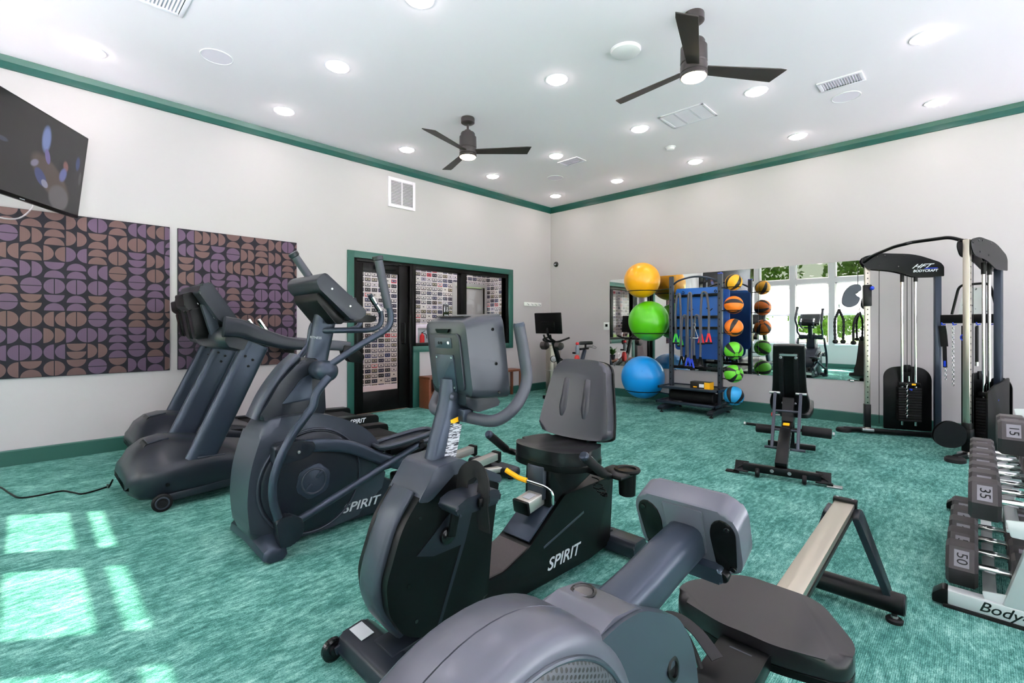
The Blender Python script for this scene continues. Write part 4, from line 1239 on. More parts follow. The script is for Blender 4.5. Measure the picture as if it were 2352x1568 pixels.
# cranks and pedals
for s, (cx_, cz_), (px_, pz_) in ((-1, (1.055, .455), (1.09, .60)), (1, (1.055, .455), (1.02, .315))):
    y = RY+s*.115
    B().lathe([(0, 0), (.03, 0), (.03, .012), (.02, .02), (0, .022)], (cx_, RY+s*.10, cz_), (0, s, 0), 20).build('crank_hub', 'black_gloss', rb)
    B().bar((cx_, y+s*.012, cz_), (px_, y+s*.012, pz_), .016, .034, .006, up=(1, 0, 0)).build('crank_arm', 'black_steel', rb)
    pd = B().prism(round2([(px_-.10, pz_-.025), (px_+.09, pz_-.025), (px_+.10, pz_+.015), (px_+.06, pz_+.03), (px_-.06, pz_+.03), (px_-.11, pz_+.01)], .012), y+s*.03 if s > 0 else y-.13, y+.13 if s > 0 else y-.03, 'y', .012)
    pedal = pd.build('pedal', 'charcoal_dark', rb)
    st = B().tube(smoothpath([(px_, y+s*.025, pz_+.0), (px_+.01, y+s*.03, pz_+.07), (px_+.02, y+s*.08, pz_+.10), (px_+.01, y+s*.132, pz_+.07), (px_, y+s*.136, pz_-.01), (px_+.01, y+s*.138, pz_-.10)], 6), 0, 10, flat=(.03, .004), up=(1, 0, 0))
    st.build('pedal_strap', 'black_rubber', pedal, smooth=50)
    B().box((px_+.005, y+s*.14, pz_+.005), (.05, .012, .03), .004).build('strap_buckle', 'black_plastic', pedal)
# seat rail, seat, back
B().bar((1.56, RY, .395), (1.98, RY, .47), .085, .055, .006).build('seat_rail', 'aluminium', rb)
B().bar((1.545, RY, .392), (1.562, RY, .395), .092, .062, .006).build('rail_cap', 'black_plastic', rb)
B().box((1.60, RY-.005, .432), (.05, .04, .002), 0, Matrix.Rotation(R(-10), 3, 'Y')).build('sticker', 'print_silver', rb)
B().prism(round2([(1.66, .36), (1.67, .56), (1.98, .575), (2.0, .47), (1.80, .40)], .012), RY-.075, RY+.075, 'y', .006).build('seat_carriage', 'black_steel', rb)
B().span(1.645, 1.69, RY-.05, RY+.05, .41, .56, .006).build('carriage_front', 'graphite', rb)
lv = B().tube(roundpath([(1.66, RY-.095, .40), (1.66, RY-.095, .455), (1.65, RY-.06, .475), (1.62, RY+.04, .49)], .02), .0065, 8)
lever = lv.build('seat_lever', 'chrome', rb)
B().tube([(1.622, RY+.03, .489), (1.61, RY+.07, .495), (1.585, RY+.13, .525)], .012, 10).build('lever_grip', 'yellow_paint', lever)
def seat_outline():
    return smooth2([(1.655, -.06), (1.655, .06), (1.68, .15), (1.76, .205), (1.88, .195), (1.95, .15), (1.965, .08), (1.94, .0), (1.965, -.08), (1.95, -.15), (1.88, -.195), (1.76, -.205), (1.68, -.15)], 5)
sp = B().pad([(a_, b_) for a_, b_ in seat_outline()], .555, .635, .035, Matrix.Translation((0, RY, 0)))
seat = sp.build('seat_cushion', 'black_vinyl', rb, smooth=60)
B().pad([(1.80+(a_-1.80)*1.015, b_*1.015) for a_, b_ in seat_outline()], .545, .575, .006, Matrix.Translation((0, RY, 0))).build('seat_shell', 'black_plastic', seat, smooth=40)
# backrest: outline in local (y,z), bent backwards
mxb = Matrix.Translation((1.985, RY, .82)) @ Matrix.Rotation(R(14), 4, 'Y') @ Matrix.Rotation(R(90), 4, 'Z') @ Matrix.Rotation(R(90), 4, 'X')
bo = smooth2([(-.21, -.13), (-.20, -.175), (-.10, -.195), (.10, -.195), (.20, -.175), (.21, -.13), (.195, -.02), (.17, .10), (.155, .165), (.11, .195), (0, .20), (-.11, .195), (-.155, .165), (-.17, .10), (-.195, -.02)], 4)
# local x->+Y lateral, local y->up, extruded along -X (towards the console)
bp = B().pad(bo, -.03, .035, .03, Matrix.Translation((1.985, RY, .83)) @ Matrix.Rotation(R(13), 4, 'Y') @ Matrix(((0, 0, -1, 0), (1, 0, 0, 0), (0, 1, 0, 0), (0, 0, 0, 1))))
back = bp.build('backrest', 'black_vinyl_sheen', rb, smooth=60)
for s in (-1, 1):
    g = B().tube([(1.945, RY+s*.07, .705), (1.953, RY+s*.07, .74), (1.962, RY+s*.069, .78), (1.998, RY+s*.064, .925), (2.004, RY+s*.063, .95)], [.008, .026, .034, .032, .008], 16)
    g.build('back_rib', 'black_vinyl_sheen', back, smooth=60)
B().pad([(a_*1.02, b_*1.02) for a_, b_ in bo], -.04, -.025, .004, Matrix.Translation((1.985, RY, .83)) @ Matrix.Rotation(R(13), 4, 'Y') @ Matrix(((0, 0, -1, 0), (1, 0, 0, 0), (0, 1, 0, 0), (0, 0, 0, 1)))).build('back_shell', 'black_plastic', back)
B().bar((1.93, RY, .53), (2.04, RY, .85), .085, .02, .004, up=(1, 0, 0)).build('back_post', 'charcoal', rb)
# side handles and cup holder
for s in (-1, 1):
    y = RY+s*.30
    h = B().tube(smoothpath([(1.85, RY+s*.08, .53), (1.84, RY+s*.22, .53), (1.80, y, .54), (1.74, y, .57), (1.63, y-s*.01, .655)], 6), .0165, 12)
    sh = h.build('side_handle', 'black_steel', rb)
    B().tube([(1.755, y, .562), (1.625, y-s*.01, .66)], .0205, 14).build('hand_grip', 'black_rubber', sh)
    B().tube([(1.63, y-s*.01, .657), (1.622, y-s*.01, .663), (1.616, y-s*.01, .667)], [.021, .021, .016], 14).build('grip_cap', 'charcoal', sh)
    B().bar((1.72, y-.0, .61), (1.66, y, .655), .012, .002).build('pulse_plate', 'chrome', sh)
ch = B().lathe([(.03, 0), (.036, .004), (.04, .10), (.055, .105), (.06, .115), (.056, .122), (.042, .12), (.036, .11), (.033, .012), (0, .012)], (1.90, RY-.33, .44), (0, 0, 1), 24)
cup = ch.build('cup_holder', 'black_plastic', rb, smooth=40)
B().box((1.86, RY-.30, .545), (.15, .14, .02), .01).build('holder_plate', 'black_plastic', cup)
cc = []
for i in range(60):
    a_ = i*.9
    q = i/59
    cc.append((1.83+.012*math.cos(a_), RY-.20-.06*math.sin(q*PI)+.012*math.sin(a_), .47-.05*math.sin(q*PI)+.04*q))
B().tube(cc, .003, 6).build('coiled_wire', 'black_plastic', rb)

# ================================================================== rower
WY = .40
rw = thing('rowing_machine', 'grey rowing machine in the foreground with round housing and black seat', 'rowing machine', (1.3, WY, 0))
mat('rower_grey', (80, 82, 92), .3, .2, grain=.06, gscale=1500)
mat('rower_dark', (52, 59, 69), .3, .25, grain=.06, gscale=1500)
dc, dr = (.375, .622), .237
rings = []
for y, r in ((-.063, dr-.034), (-.062, dr-.026), (-.057, dr-.011), (-.046, dr-.002), (-.001, dr), (.0, dr-.003), (.001, dr), (.046, dr-.002), (.057, dr-.011), (.062, dr-.026), (.063, dr-.034)):
    rings.append([(dc[0]+r*math.cos(2*PI*i/64), WY+y, dc[1]+r*math.sin(2*PI*i/64)) for i in range(64)])
drum = B().loft(rings).build('flywheel_housing', 'rower_grey', rw, smooth=50)
k = NT('perforated_black')
x_, y_, z_ = k.xyz()
gx = k.m('SUBTRACT', k.m('FRACT', k.m('MULTIPLY', x_, 125.)), .5)
gz = k.m('SUBTRACT', k.m('FRACT', k.m('ADD', k.m('MULTIPLY', z_, 125.), k.m('MULTIPLY', k.m('FLOOR', k.m('MULTIPLY', x_, 125.)), .5))), .5)
hole = k.m('LESS_THAN', k.m('ADD', k.m('MULTIPLY', gx, gx), k.m('MULTIPLY', gz, gz)), .11)
k.bump(k.m('SUBTRACT', 1., hole), .8, .003)
M['perforated_black'] = k.set(color=k.mix(hole, lin((58, 62, 68)), lin((14, 15, 17))), rough=.45)
for s in (-1, 1):
    B().lathe([(0, .003), (.194, .003), (.2, .0), (.2, -.006), (0, -.006)], (dc[0], WY+s*.0635, dc[1]), (0, s, 0), 64).build('side_grille', 'perforated_black', drum, smooth=40)
    B().torus((dc[0], WY+s*.063, dc[1]), .204, .0035, (0, 1, 0), 64, 8).build('grille_rim', 'rower_dark', drum)
# shoulder between drum and console arm
shp = round2([(.50, .795), (.565, .80), (.625, .790), (.735, .735), (.80, .655), (.83, .50), (.80, .30), (.50, .30)], [.01, .03, .02, .03, .05, .05, .03, .03])
sh = B().prism(shp, WY-.057, WY+.057, 'y', .02, 4).build('housing_shoulder', 'rower_dark', rw, smooth=50)
B().prism(round2([(.51, .797), (.56, .806), (.62, .795), (.64, .78), (.52, .77)], .006), WY-.050, WY+.050, 'y', .006).build('shoulder_top', 'rower_grey', sh, smooth=50)
for s in (-1, 1):
    B().lathe([(.016, 0), (.018, .003), (.012, .004), (.010, -.004), (0, -.006)], (.715, WY+s*.057, .66), (0, s, .2), 20).build('screw_recess', 'black_plastic', sh)
B().lathe([(.019, 0), (.02, .002), (.016, .003), (.014, .001), (0, .001)], (.587, WY+.022, .8015), (-.05, 0, 1), 24).build('rope_hole', 'black_gloss', sh)
# console arm
ar = B().tube(smoothpath([(.60, WY, .752), (.70, WY, .762), (.80, WY, .778), (.905, WY, .79)], 4), 0, 18, flat=(.034, .036), up=(0, 0, 1))
ar.build('console_arm', 'charcoal', rw, smooth=50)
# console: seen from behind; local outline (y,z), thickness along x, leaning
def rc(name, m, outline, d0, d1, par, bev=.004, seg=2, sm=40):
    mx = Matrix.Translation((.925, WY, .815)) @ Matrix.Rotation(R(-21), 4, 'Y')
    return B().prism(outline, d0, d1, 'x', bev, seg, mx).build(name, m, par, smooth=sm)
con = rc('console', 'rower_grey', round2([(-.10, -.042), (-.088, -.068), (.088, -.068), (.10, -.042), (.102, .040), (.085, .070), (-.085, .070), (-.102, .040)], .02), -.035, .02, rw, .018, 4, 50)
rc('console_face', 'black_gloss', round2([(-.085, -.06), (.085, -.06), (.088, .06), (-.088, .06)], .012), .018, .024, con)
for s in (-1, 1):
    q = round2([(s*.052, -.060), (s*.088, -.058), (s*.096, .034), (s*.082, .056), (s*.058, .05), (s*.048, .02)], .014)
    rc('end_panel', 'black_plastic', q, -.037, -.02, con, .004)
    for a_, c_ in ((s*.082, .038), (s*.082, -.05)):
        rc('screw', 'black_gloss', circ2(a_, c_, .0055, 14), -.0405, -.03, con, .001)
rc('battery_cover', 'rower_grey', round2([(-.036, -.035), (.036, -.035), (.040, .062), (-.040, .062)], .006), -.0375, -.02, con, .0015)
rc('screw', 'zinc', circ2(.0, -.043, .004, 12), -.039, -.03, con, 0)
rc('hinge_block', 'charcoal', round2([(-.065, -.085), (.065, -.085), (.065, -.05), (-.065, -.05)], .008), -.052, -.01, con, .008)
for s in (-1, 1):
    rc('hinge_end', 'black_plastic', circ2(s*.062, -.068, .013, 16), -.05, -.03, con, .003)
# rail, rear stand
mat('rail_steel', (196, 186, 172), .3, .85, grain=.05, gscale=40)
rl = B().prism([(1.02, .325), (2.46, .395), (2.46, .45), (1.02, .38)], WY-.032, WY+.032, 'y', .004)
rail = rl.build('seat_rail', 'rail_steel', rw)
B().prism([(1.02, .36), (2.455, .43), (2.455, .4515), (1.02, .3815)], WY-.036, WY+.036, 'y', .003).build('rail_top', 'brushed_steel', rail)
for s in (-1, 1):
    B().prism([(1.02, .335), (2.44, .404), (2.44, .419), (1.02, .35)], WY+s*.0335-.003, WY+s*.0335+.003, 'y').build('rail_groove', 'black_steel', rail, smooth=0)
ec = B().prism(round2([(2.445, .39), (2.475, .39), (2.475, .465), (2.445, .46)], .006), WY-.042, WY+.042, 'y', .006)
cap = ec.build('rail_end', 'black_plastic', rail)
for s in (-1, 1):
    B().lathe([(0, 0), (.005, 0), (.005, .002), (0, .002)], (2.46, WY+s*.027, .465), (0, 0, 1), 10).build('screw', 'zinc', cap)
    st = B().prism(round2([(2.36, .42), (2.45, .435), (2.47, .41), (2.52, .10), (2.50, .06), (2.47, .06)], .01), -.012, .012, 'y', .004)
    mx = Matrix.Translation((0, WY+s*.05, .42)) @ Matrix.Rotation(R(s*16), 4, 'X') @ Matrix.Translation((0, 0, -.42))
    st.xf(mx).build('rear_leg', 'charcoal_dark', rw)
B().cyl((2.49, WY-.20, .07), (2.49, WY+.20, .07), .042, 24, bev=.005).build('rear_tube', 'black_steel', rw)
for s in (-1, 1):
    B().lathe([(.028, 0), (.03, .012), (.024, .018), (.01, .018), (.01, .035), (0, .035)], (2.47, WY+s*.165, 0), (0, 0, 1), 20).build('levelling_foot', 'black_rubber', rw)
    B().lathe([(.013, .018), (.012, .026), (0, .027)], (2.47, WY+s*.165, 0), (0, 0, 1), 6).build('foot_nut', 'zinc', rw)
# front legs (below the picture edge)
B().prism(round2([(.42, .05), (.90, .05), (1.10, .33), (1.10, .39), (.80, .40), (.42, .36)], .03), WY-.05, WY+.05, 'y', .01).build('front_frame', 'charcoal_dark', rw)
B().span(.40, .48, WY-.24, WY+.24, 0, .06, .02).build('front_foot', 'charcoal_dark', rw)
# seat carriage and seat
B().box((1.36, WY, .385), (.16, .105, .05), .012, Matrix.Rotation(R(-2.8), 3, 'Y')).build('seat_carriage', 'black_plastic', rw)
so_ = round2([(.128, -.10), (.128, .10), (-.02, .208), (-.10, .198), (-.138, .06), (-.134, .0), (-.138, -.06), (-.10, -.198), (-.02, -.208)], [.05, .05, .05, .04, .03, .03, .03, .04, .05], 6)
mxs = Matrix.Translation((1.365, WY, .405)) @ Matrix.Rotation(R(-2.8), 4, 'Y')
st = B().pad(so_, 0, .055, .028, mxs, seg=6)
seat = st.build('seat', 'black_vinyl', rw, smooth=60)
B().pad([(a_*1.0, b_*1.0) for a_, b_ in so_], -.012, .006, .003, mxs).build('seat_base', 'black_plastic', seat, smooth=60)
# foot plates and straps by the rail
for s in (-1, 1):
    y = WY+s*.13
    fp = B().box((1.02, y, .36), (.26, .11, .02), .008, Matrix.Rotation(R(38), 3, 'Y'))
    plate = fp.build('foot_plate', 'black_plastic', rw)
    B().box((1.07, y, .27), (.05, .11, .06), .012).build('heel_cup', 'black_plastic', plate)
    sp_ = B().tube(smoothpath([(.98, y-.06, .40), (1.0, y-.03, .455), (1.02, y+.03, .455), (1.0, y+.06, .40)], 5), 0, 8, flat=(.02, .003), up=(0, 0, 1))
    sp_.build('foot_strap', 'black_rubber', plate)
sp_ = B().tube(smoothpath([(1.09, WY+.19, .46), (1.12, WY+.14, .485), (1.12, WY+.08, .475), (1.10, WY+.02, .445)], 6), 0, 8, flat=(.018, .002), up=(0, 0, 1))
sp_.build('loose_strap', 'black_rubber', rw)
sp_ = B().tube(smoothpath([(1.09, WY+.17, .465), (1.11, WY+.12, .48), (1.08, WY+.05, .42), (1.04, WY+.03, .33)], 6), .006, 8)
sp_.build('strap_cord', 'black_rubber', rw)
cv = B().prism(round2([(1.02, .375), (1.24, .39), (1.26, .41), (1.22, .43), (1.05, .42)], .012), WY-.055, WY+.055, 'y', .008)
cover = cv.build('rail_cover', 'black_plastic', rw)
for i in range(5):
    B().box((1.19-.012*i, WY, .4275-.0012*i), (.004, .05, .002), 0, Matrix.Rotation(R(-3), 3, 'Y')).build('cover_rib', 'graphite', cover, smooth=0)
# ================================================================== storage rack with balls and bands
def rubber(name, rgb, rough=.32):
    k = NT(name)
    f = k.noise(6, 2)
    c = lin(rgb)
    k.set(color=k.mix(f, tuple(v*.93 for v in c[:3])+(1,), c), rough=rough)
    k.p.inputs['Coat Weight'].default_value = .25
    k.p.inputs['Coat Roughness'].default_value = .25
    M[name] = k.mat
rubber('ball_yellow', (250, 172, 8))
rubber('ball_green', (84, 188, 4))
rubber('ball_blue', (6, 146, 224))
def med(name, rgb):
    """medicine ball: coloured rubber with black wedges meeting at the poles"""
    k = NT(name)
    x, y, z = k.xyz()
    ang = k.m('ARCTAN2', y, x)
    seg = k.m('FRACT', k.m('ADD', k.m('MULTIPLY', ang, 4/(2*PI)), .5))
    wob = k.m('MULTIPLY', k.noise(18, 1), .03)
    wedge = k.m('LESS_THAN', k.m('ADD', seg, wob), .33)
    r2 = k.m('SQRT', k.m('ADD', k.m('MULTIPLY', x, x), k.m('MULTIPLY', y, y)))
    body = k.m('GREATER_THAN', r2, .035)
    ring = k.m('MULTIPLY', k.m('GREATER_THAN', r2, .03), k.m('LESS_THAN', r2, .035))
    f = k.m('MAXIMUM', k.m('MULTIPLY', wedge, body), ring)
    k.bump(k.noise(700, 2), .15, .002)
    M[name] = k.set(color=k.mix(f, lin(rgb), lin((24, 24, 26))), rough=.45)
med('med_yellow', (240, 172, 30))
med('med_orange', (238, 122, 22))
med('med_green', (98, 200, 44))
med('med_blue', (34, 150, 206))
RX, YA, YZ = 6.60, 3.175, 2.48       # upright x, left and right upright y
rk = thing('storage_rack', 'grey steel storage rack with shelves and ball holders at the mirror', 'rack', (RX, 2.83, 0))
for y in (YA, YZ):
    up = B().box((RX, y, .99), (.065, .055, 1.86), .008).build('upright', 'graphite', rk)
    for i in range(16):
        B().box((RX-.0335, y, .35+i*.095), (.002, .014, .022), .001).build('slot', 'black_steel', up, smooth=0)
    ft = B().prism(round2([(RX-.36, .035), (RX+.34, .035), (RX+.34, .085), (RX+.2, .10), (RX-.2, .10), (RX-.36, .075)], .006), y-.04, y+.04, 'y', .005)
    ft.build('foot', 'charcoal_dark', rk)
    for dx in (-.31, .29):
        B().lathe([(.024, 0), (.024, .012), (.008, .016), (.008, .04), (0, .04)], (RX+dx, y, 0), (0, 0, 1), 16).build('levelling_foot', 'black_rubber', rk)
    B().box((RX, y, 1.925), (.04, .06, .012), .003).build('top_cap', 'blue_plastic' if y < 3 else 'black_plastic', rk)
ab = B().tube(smoothpath([(RX+.02, YA, 1.80), (RX+.0, 3.05, 1.87), (RX, 2.83, 1.905), (RX, 2.62, 1.87), (RX+.02, YZ, 1.80)], 6), .013, 10)
ab.build('arched_bar', 'charcoal', rk)
for z, x0 in ((1.18, RX+.0), (.62, RX+.02)):
    B().box((x0, (YA+YZ)/2, z), (.035, YA-YZ, .04), .004).build('cross_bar', 'black_steel', rk)
# shelves: tray frame with sheet
for z, y0, y1 in ((.345, 2.415, 3.27), (.135, 2.45, 3.30)):
    sh = B().span(RX-.24, RX+.22, y0, y1, z-.004, z, 0).build('shelf', 'graphite', rk, smooth=0)
    for e in ((RX-.245, RX-.22, y0, y1), (RX+.2, RX+.225, y0, y1), (RX-.245, RX+.225, y0, y0+.025), (RX-.245, RX+.225, y1-.025, y1)):
        B().span(e[0], e[1], e[2], e[3], z-.02, z+.016, .004).build('shelf_rim', 'charcoal', sh)
def ring(c, r, y_up, part):
    """wire ring holder and its two arms to the upright"""
    x, y, z = c
    h = B().torus((x, y, z), r, .006, (0, 0, 1), 32, 8)
    s = 1 if y > y_up else -1
    rg = h.build('ball_ring', 'black_steel', rk)
    for dx in (-.02, .02):
        B().cyl((RX+dx, y_up+s*.02, z), (x+dx*.5, y-s*(r-.01), z), .006, 8).build('ring_arm', 'black_steel', rg)
# stability balls
SB = [('ball_yellow', (6.75, 3.735, 1.925), .275, 'large yellow stability ball, topmost beside the rack'), ('ball_green', (6.75, 3.62, 1.288), .308, 'large green stability ball, middle one beside the rack'), ('ball_blue', (6.75, 3.72, .412), .331, 'large light blue stability ball, lowest beside the rack')]
for m, c, r, lb in SB:
    t = thing('stability_ball', lb, 'exercise ball', c, 'stability balls')
    B().ball(c, r, u=48, v=32).build('shell', m, t, smooth=180)
    d = Vector((-.8, -.4, .35)).normalized()
    B().lathe([(0, 0), (.012, 0), (.01, .003), (0, .004)], Vector(c)+d*(r-.002), d, 12).build('plug', m, t)
    B().torus((c[0], c[1], c[2]-r*.55), r*.837, .002, (0, 0, 1), 48, 6).build('seam', m, t)
    ring((c[0], c[1], c[2]-r*.62), r*.80, YA, None)
MB_ = [('med_yellow', 1.792, .107, 'yellow and black medicine ball at the top of the rack', (.5, .2, 0)), ('med_orange', 1.49, .119, 'orange and black medicine ball, upper of the two orange ones', (1.5, 1.5, .2)), ('med_orange', 1.188, .119, 'orange and black medicine ball, lower of the two orange ones', (.8, .4, 1.)), ('med_green', .881, .119, 'green and black medicine ball, upper of the two green ones', (1.1, .3, 2.1)), ('med_green', .573, .119, 'green and black medicine ball with hub facing front, lower green one', (1.3, 0, -.75)), ('med_blue', .278, .128, 'blue and black medicine ball, lowest on the rack', (.2, .7, .4))]
for m, z, r, lb, rot in MB_:
    c = (RX, 2.305, z)
    t = thing('medicine_ball', lb, 'medicine ball', (0, 0, 0), 'medicine balls on the rack')
    B().ball((0, 0, 0), r, u=40, v=28).build('shell', m, t, smooth=180)
    for s in (-1, 1):
        B().lathe([(0, 0), (.02, -.001), (.022, .001), (.012, .003), (0, .003)], (0, 0, s*(r-.0015)), (0, 0, s), 16).build('hub', m, t)
    t.location = c
    t.rotation_euler = rot
    ring((c[0], c[1], z-r*.62), r*.79, YZ, None)
# hooks
HK = [(3.04, 1.655), (2.865, 1.66), (2.69, 1.665), (2.955, 1.345), (2.785, 1.345)]
for y, z in HK:
    h = B().tube(smoothpath([(RX+.07, y, z-.01), (RX-.02, y, z-.012), (RX-.06, y, z-.012), (RX-.075, y, z+.012)], 4), .007, 8)
    h.build('hook', 'chrome', rk)
B().box((RX+.075, 2.83, 1.645), (.02, .66, .04), .003).build('hook_bar', 'black_steel', rk)
B().box((RX+.075, 2.83, 1.335), (.02, .66, .04), .003).build('hook_bar', 'black_steel', rk)
# mats behind the bands
mat('mat_blue', (18, 98, 184), .45, grain=.05, gscale=200, bump=.1)
mat('mat_blue_dark', (16, 76, 156), .5, grain=.05, gscale=200, bump=.1)
def ymat(y0, y1, z0, z1, x, m, lb, r=.09):
    t = thing('exercise_mat', lb, 'mat', (x, (y0+y1)/2, z0), 'blue exercise mats')
    B().prism(round2([(y0, z0), (y1, z0), (y1, z1), (y0, z1)], [r, r, .03, .03], 6), x-.008, x+.008, 'x', .005).build('sheet', m, t)
    for s in (.16, .84):
        yy = y0+(y1-y0)*s
        B().torus((x-.009, yy, z1-.06), .016, .005, (1, 0, 0), 16, 6).build('eyelet', 'black_plastic', t)
    for q in range(2):
        B().tube(smoothpath([(x-.011, y0+(y1-y0)*(.22+.4*q), z1-.30-.35*0), (x-.011, y0+(y1-y0)*(.28+.4*q), z1-.33), (x-.011, y0+(y1-y0)*(.34+.4*q), z1-.29)], 4), .007, 6).build('printed_mark', 'black_plastic', t)
    return t
ymat(2.475, 3.16, 1.06, 1.755, RX+.115, 'mat_blue', 'bright blue exercise mat hanging in front on the rack', .10)
ymat(2.50, 3.09, .74, 1.70, RX+.145, 'mat_blue_dark', 'longer darker blue exercise mat hanging behind the bright one')
ymat(2.42, 3.20, .86, 1.72, RX+.18, 'mat_blue_dark', 'blue exercise mat at the back of the rack next to the mirror', .05)
# resistance bands
def band(y0, z0, legs, hm, lb, off=0.):
    RX = globals()['RX']-off
    t = thing('resistance_band', lb, 'resistance band', (RX-.05, y0, z0), 'resistance bands on the rack hooks')
    (ya, za), (yb, zb) = legs
    p = [(RX-.055, ya, za), (RX-.055, ya+.004, (za+z0)/2), (RX-.055, ya+(y0-ya)*.25, z0-.06), (RX-.05, y0+(ya-y0)*.5, z0), (RX-.05, y0, z0+.014), (RX-.05, y0+(yb-y0)*.5, z0), (RX-.055, yb+(y0-yb)*.25, z0-.06), (RX-.055, yb-.004, (zb+z0)/2), (RX-.055, yb, zb)]
    B().tube(smoothpath(p, 5), .016, 10).build('sleeve', M['band_grey'], t)
    for yy, zz in legs:
        s = .035
        h = B()
        h.tube([(RX-.055, yy, zz+.02), (RX-.055, yy+s, zz-.13)], 0, 8, flat=(.013, .003), up=(1, 0, 0))
        hl = h.build('handle_strap', hm, t)
        h = B()
        h.tube([(RX-.055, yy, zz+.02), (RX-.055, yy-s, zz-.13)], 0, 8, flat=(.013, .003), up=(1, 0, 0))
        h.build('handle_strap', hm, t)
        B().cyl((RX-.055, yy-.05, zz-.135), (RX-.055, yy+.05, zz-.135), .013, 12, bev=.003).build('handle_grip', 'black_rubber', t)
mat('band_grey', (84, 84, 92), .8, grain=.25, gscale=250, bump=.2)
mat('band_green', (60, 190, 60), .5)
mat('band_red', (222, 34, 40), .5)
mat('band_blue', (24, 60, 190), .5)
band(3.04, 1.655, ((3.085, 1.10), (3.015, 1.06)), 'band_green', 'grey sleeved resistance band with green handles')
band(2.865, 1.66, ((2.89, .77), (2.84, .75)), 'band_blue', 'grey sleeved resistance band with blue handles, longest of the bands', .035)
band(2.69, 1.665, ((2.72, 1.10), (2.615, 1.11)), 'band_red', 'grey sleeved resistance band with red handles')
band(2.955, 1.345, ((3.0, .78), (2.93, .80)), 'black_plastic', 'grey resistance band with black handles, on the lower left hook')
band(2.785, 1.345, ((2.815, .80), (2.73, .78)), 'black_plastic', 'grey resistance band with black handles, on the lower right hook')
th = thing('cable_attachment', 'chrome triangular cable handle hanging on the rack', 'handle', (RX-.075, 2.80, 1.19))
B().tube(roundpath([(RX-.085, 2.80, 1.20), (RX-.085, 2.745, 1.04), (RX-.085, 2.865, 1.04), (RX-.085, 2.81, 1.20)], .012), .005, 8).build('frame', 'chrome', th)
B().cyl((RX-.085, 2.75, 1.04), (RX-.085, 2.86, 1.04), .010, 12).build('grip', 'chrome', th)
B().torus((RX-.085, 2.805, 1.225), .025, .004, (1, 0, 0), 16, 6).build('loop', 'chrome', th)
# box and foam roller on the shelves
bx = thing('product_box', 'black and yellow cardboard box on the upper rack shelf', 'box', (RX-.1, 2.68, .345))
B().span(RX-.19, RX-.05, 2.55, 2.815, .346, .447, .002).build('carton', mat('carton_black', (30, 26, 24), .45), bx)
B().span(RX-.1915, RX-.188, 2.548, 2.62, .347, .446).build('yellow_end', 'yellow_paint', bx, smooth=0)
B().span(RX-.19, RX-.05, 2.5475, 2.5495, .347, .446).build('yellow_side', 'yellow_paint', bx, smooth=0)
B().span(RX-.1925, RX-.189, 2.625, 2.69, .375, .42).build('white_label', 'print_white', bx, smooth=0)
B().span(RX-.1925, RX-.189, 2.72, 2.77, .37, .385).build('printed_bar', 'yellow_paint', bx, smooth=0)
fr_ = B().tube([(RX-.06, 2.52, .225), (RX-.06, 2.525, .225), (RX-.06, 2.54, .225), (RX-.06, 3.14, .225), (RX-.06, 3.155, .225), (RX-.06, 3.16, .225)], [.02, .068, .08, .08, .068, .02], 32)
tag(fr_.build('foam_roller', 'black_rubber', org=(RX-.06, 2.84, .145)), 'long black foam roller on the lower rack shelf', 'foam roller')
fr_ = B().tube([(RX+.12, 2.56, .205), (RX+.12, 2.565, .205), (RX+.12, 2.57, .205), (RX+.12, 3.05, .205), (RX+.12, 3.055, .205), (RX+.12, 3.06, .205)], [.02, .055, .06, .06, .055, .02], 24)
tag(fr_.build('foam_roller', 'black_rubber', org=(RX+.12, 2.8, .145)), 'thinner black foam roller at the back of the lower rack shelf', 'foam roller')

# ================================================================== adjustable bench (built along local +x, then turned)
bn = thing('weight_bench', 'black adjustable weight bench with raised backrest, seen from behind', 'weight bench', (0, 0, 0))
B().box((0, 0, .06), (.05, .54, .06), .006).build('rear_base', 'black_steel', bn)
for s in (-1, 1):
    B().prism(round2([(-.03, .02), (.03, .02), (.03, .10), (-.03, .03)], .004), s*.28-.05, s*.28+.05, 'y', .003).build('base_wing', 'black_steel', bn)
    B().bar((0, s*.25, .09), (.0, s*.34, .015), .045, .012).build('wing_arm', 'black_steel', bn)
    B().box((0, s*.35, .008), (.06, .10, .012), .004).build('base_pad', 'black_rubber' if s > 0 else 'zinc', bn)
    B().lathe([(0, -.014), (.03, -.014), (.035, -.008), (.035, .008), (.03, .014), (0, .014)], (-.045, s*.16, .036), (0, 1, 0), 20).build('wheel', 'black_rubber', bn)
    B().lathe([(0, 0), (.014, 0), (.012, .006), (0, .007)], (-.026, s*.06, .06), (-1, 0, 0), 12).build('bolt', 'zinc', bn)
sp = B().bar((.0, 0, .09), (.42, 0, .29), .085, .09, .006)
spine = sp.build('spine', 'black_steel', bn)
B().bar((.42, 0, .29), (1.05, 0, .36), .07, .09, .006).build('main_beam', 'black_steel', bn)
for i in range(8):
    for s in (-1, 1):
        p = Vector((.05, s*.044, .115)).lerp(Vector((.40, s*.044, .285)), i/7)
        B().box(p, (.02, .003, .02), .001, Matrix.Rotation(R(-25), 3, 'Y')).build('notch', 'zinc', spine, smooth=0)
B().bar((.30, 0, .275), (.38, 0, .315), .05, .006).build('sticker', 'print_silver', spine)
B().bar((.47, -.0, .345), (.52, 0, .352), .05, .012).build('warning_label', 'yellow_paint', spine)
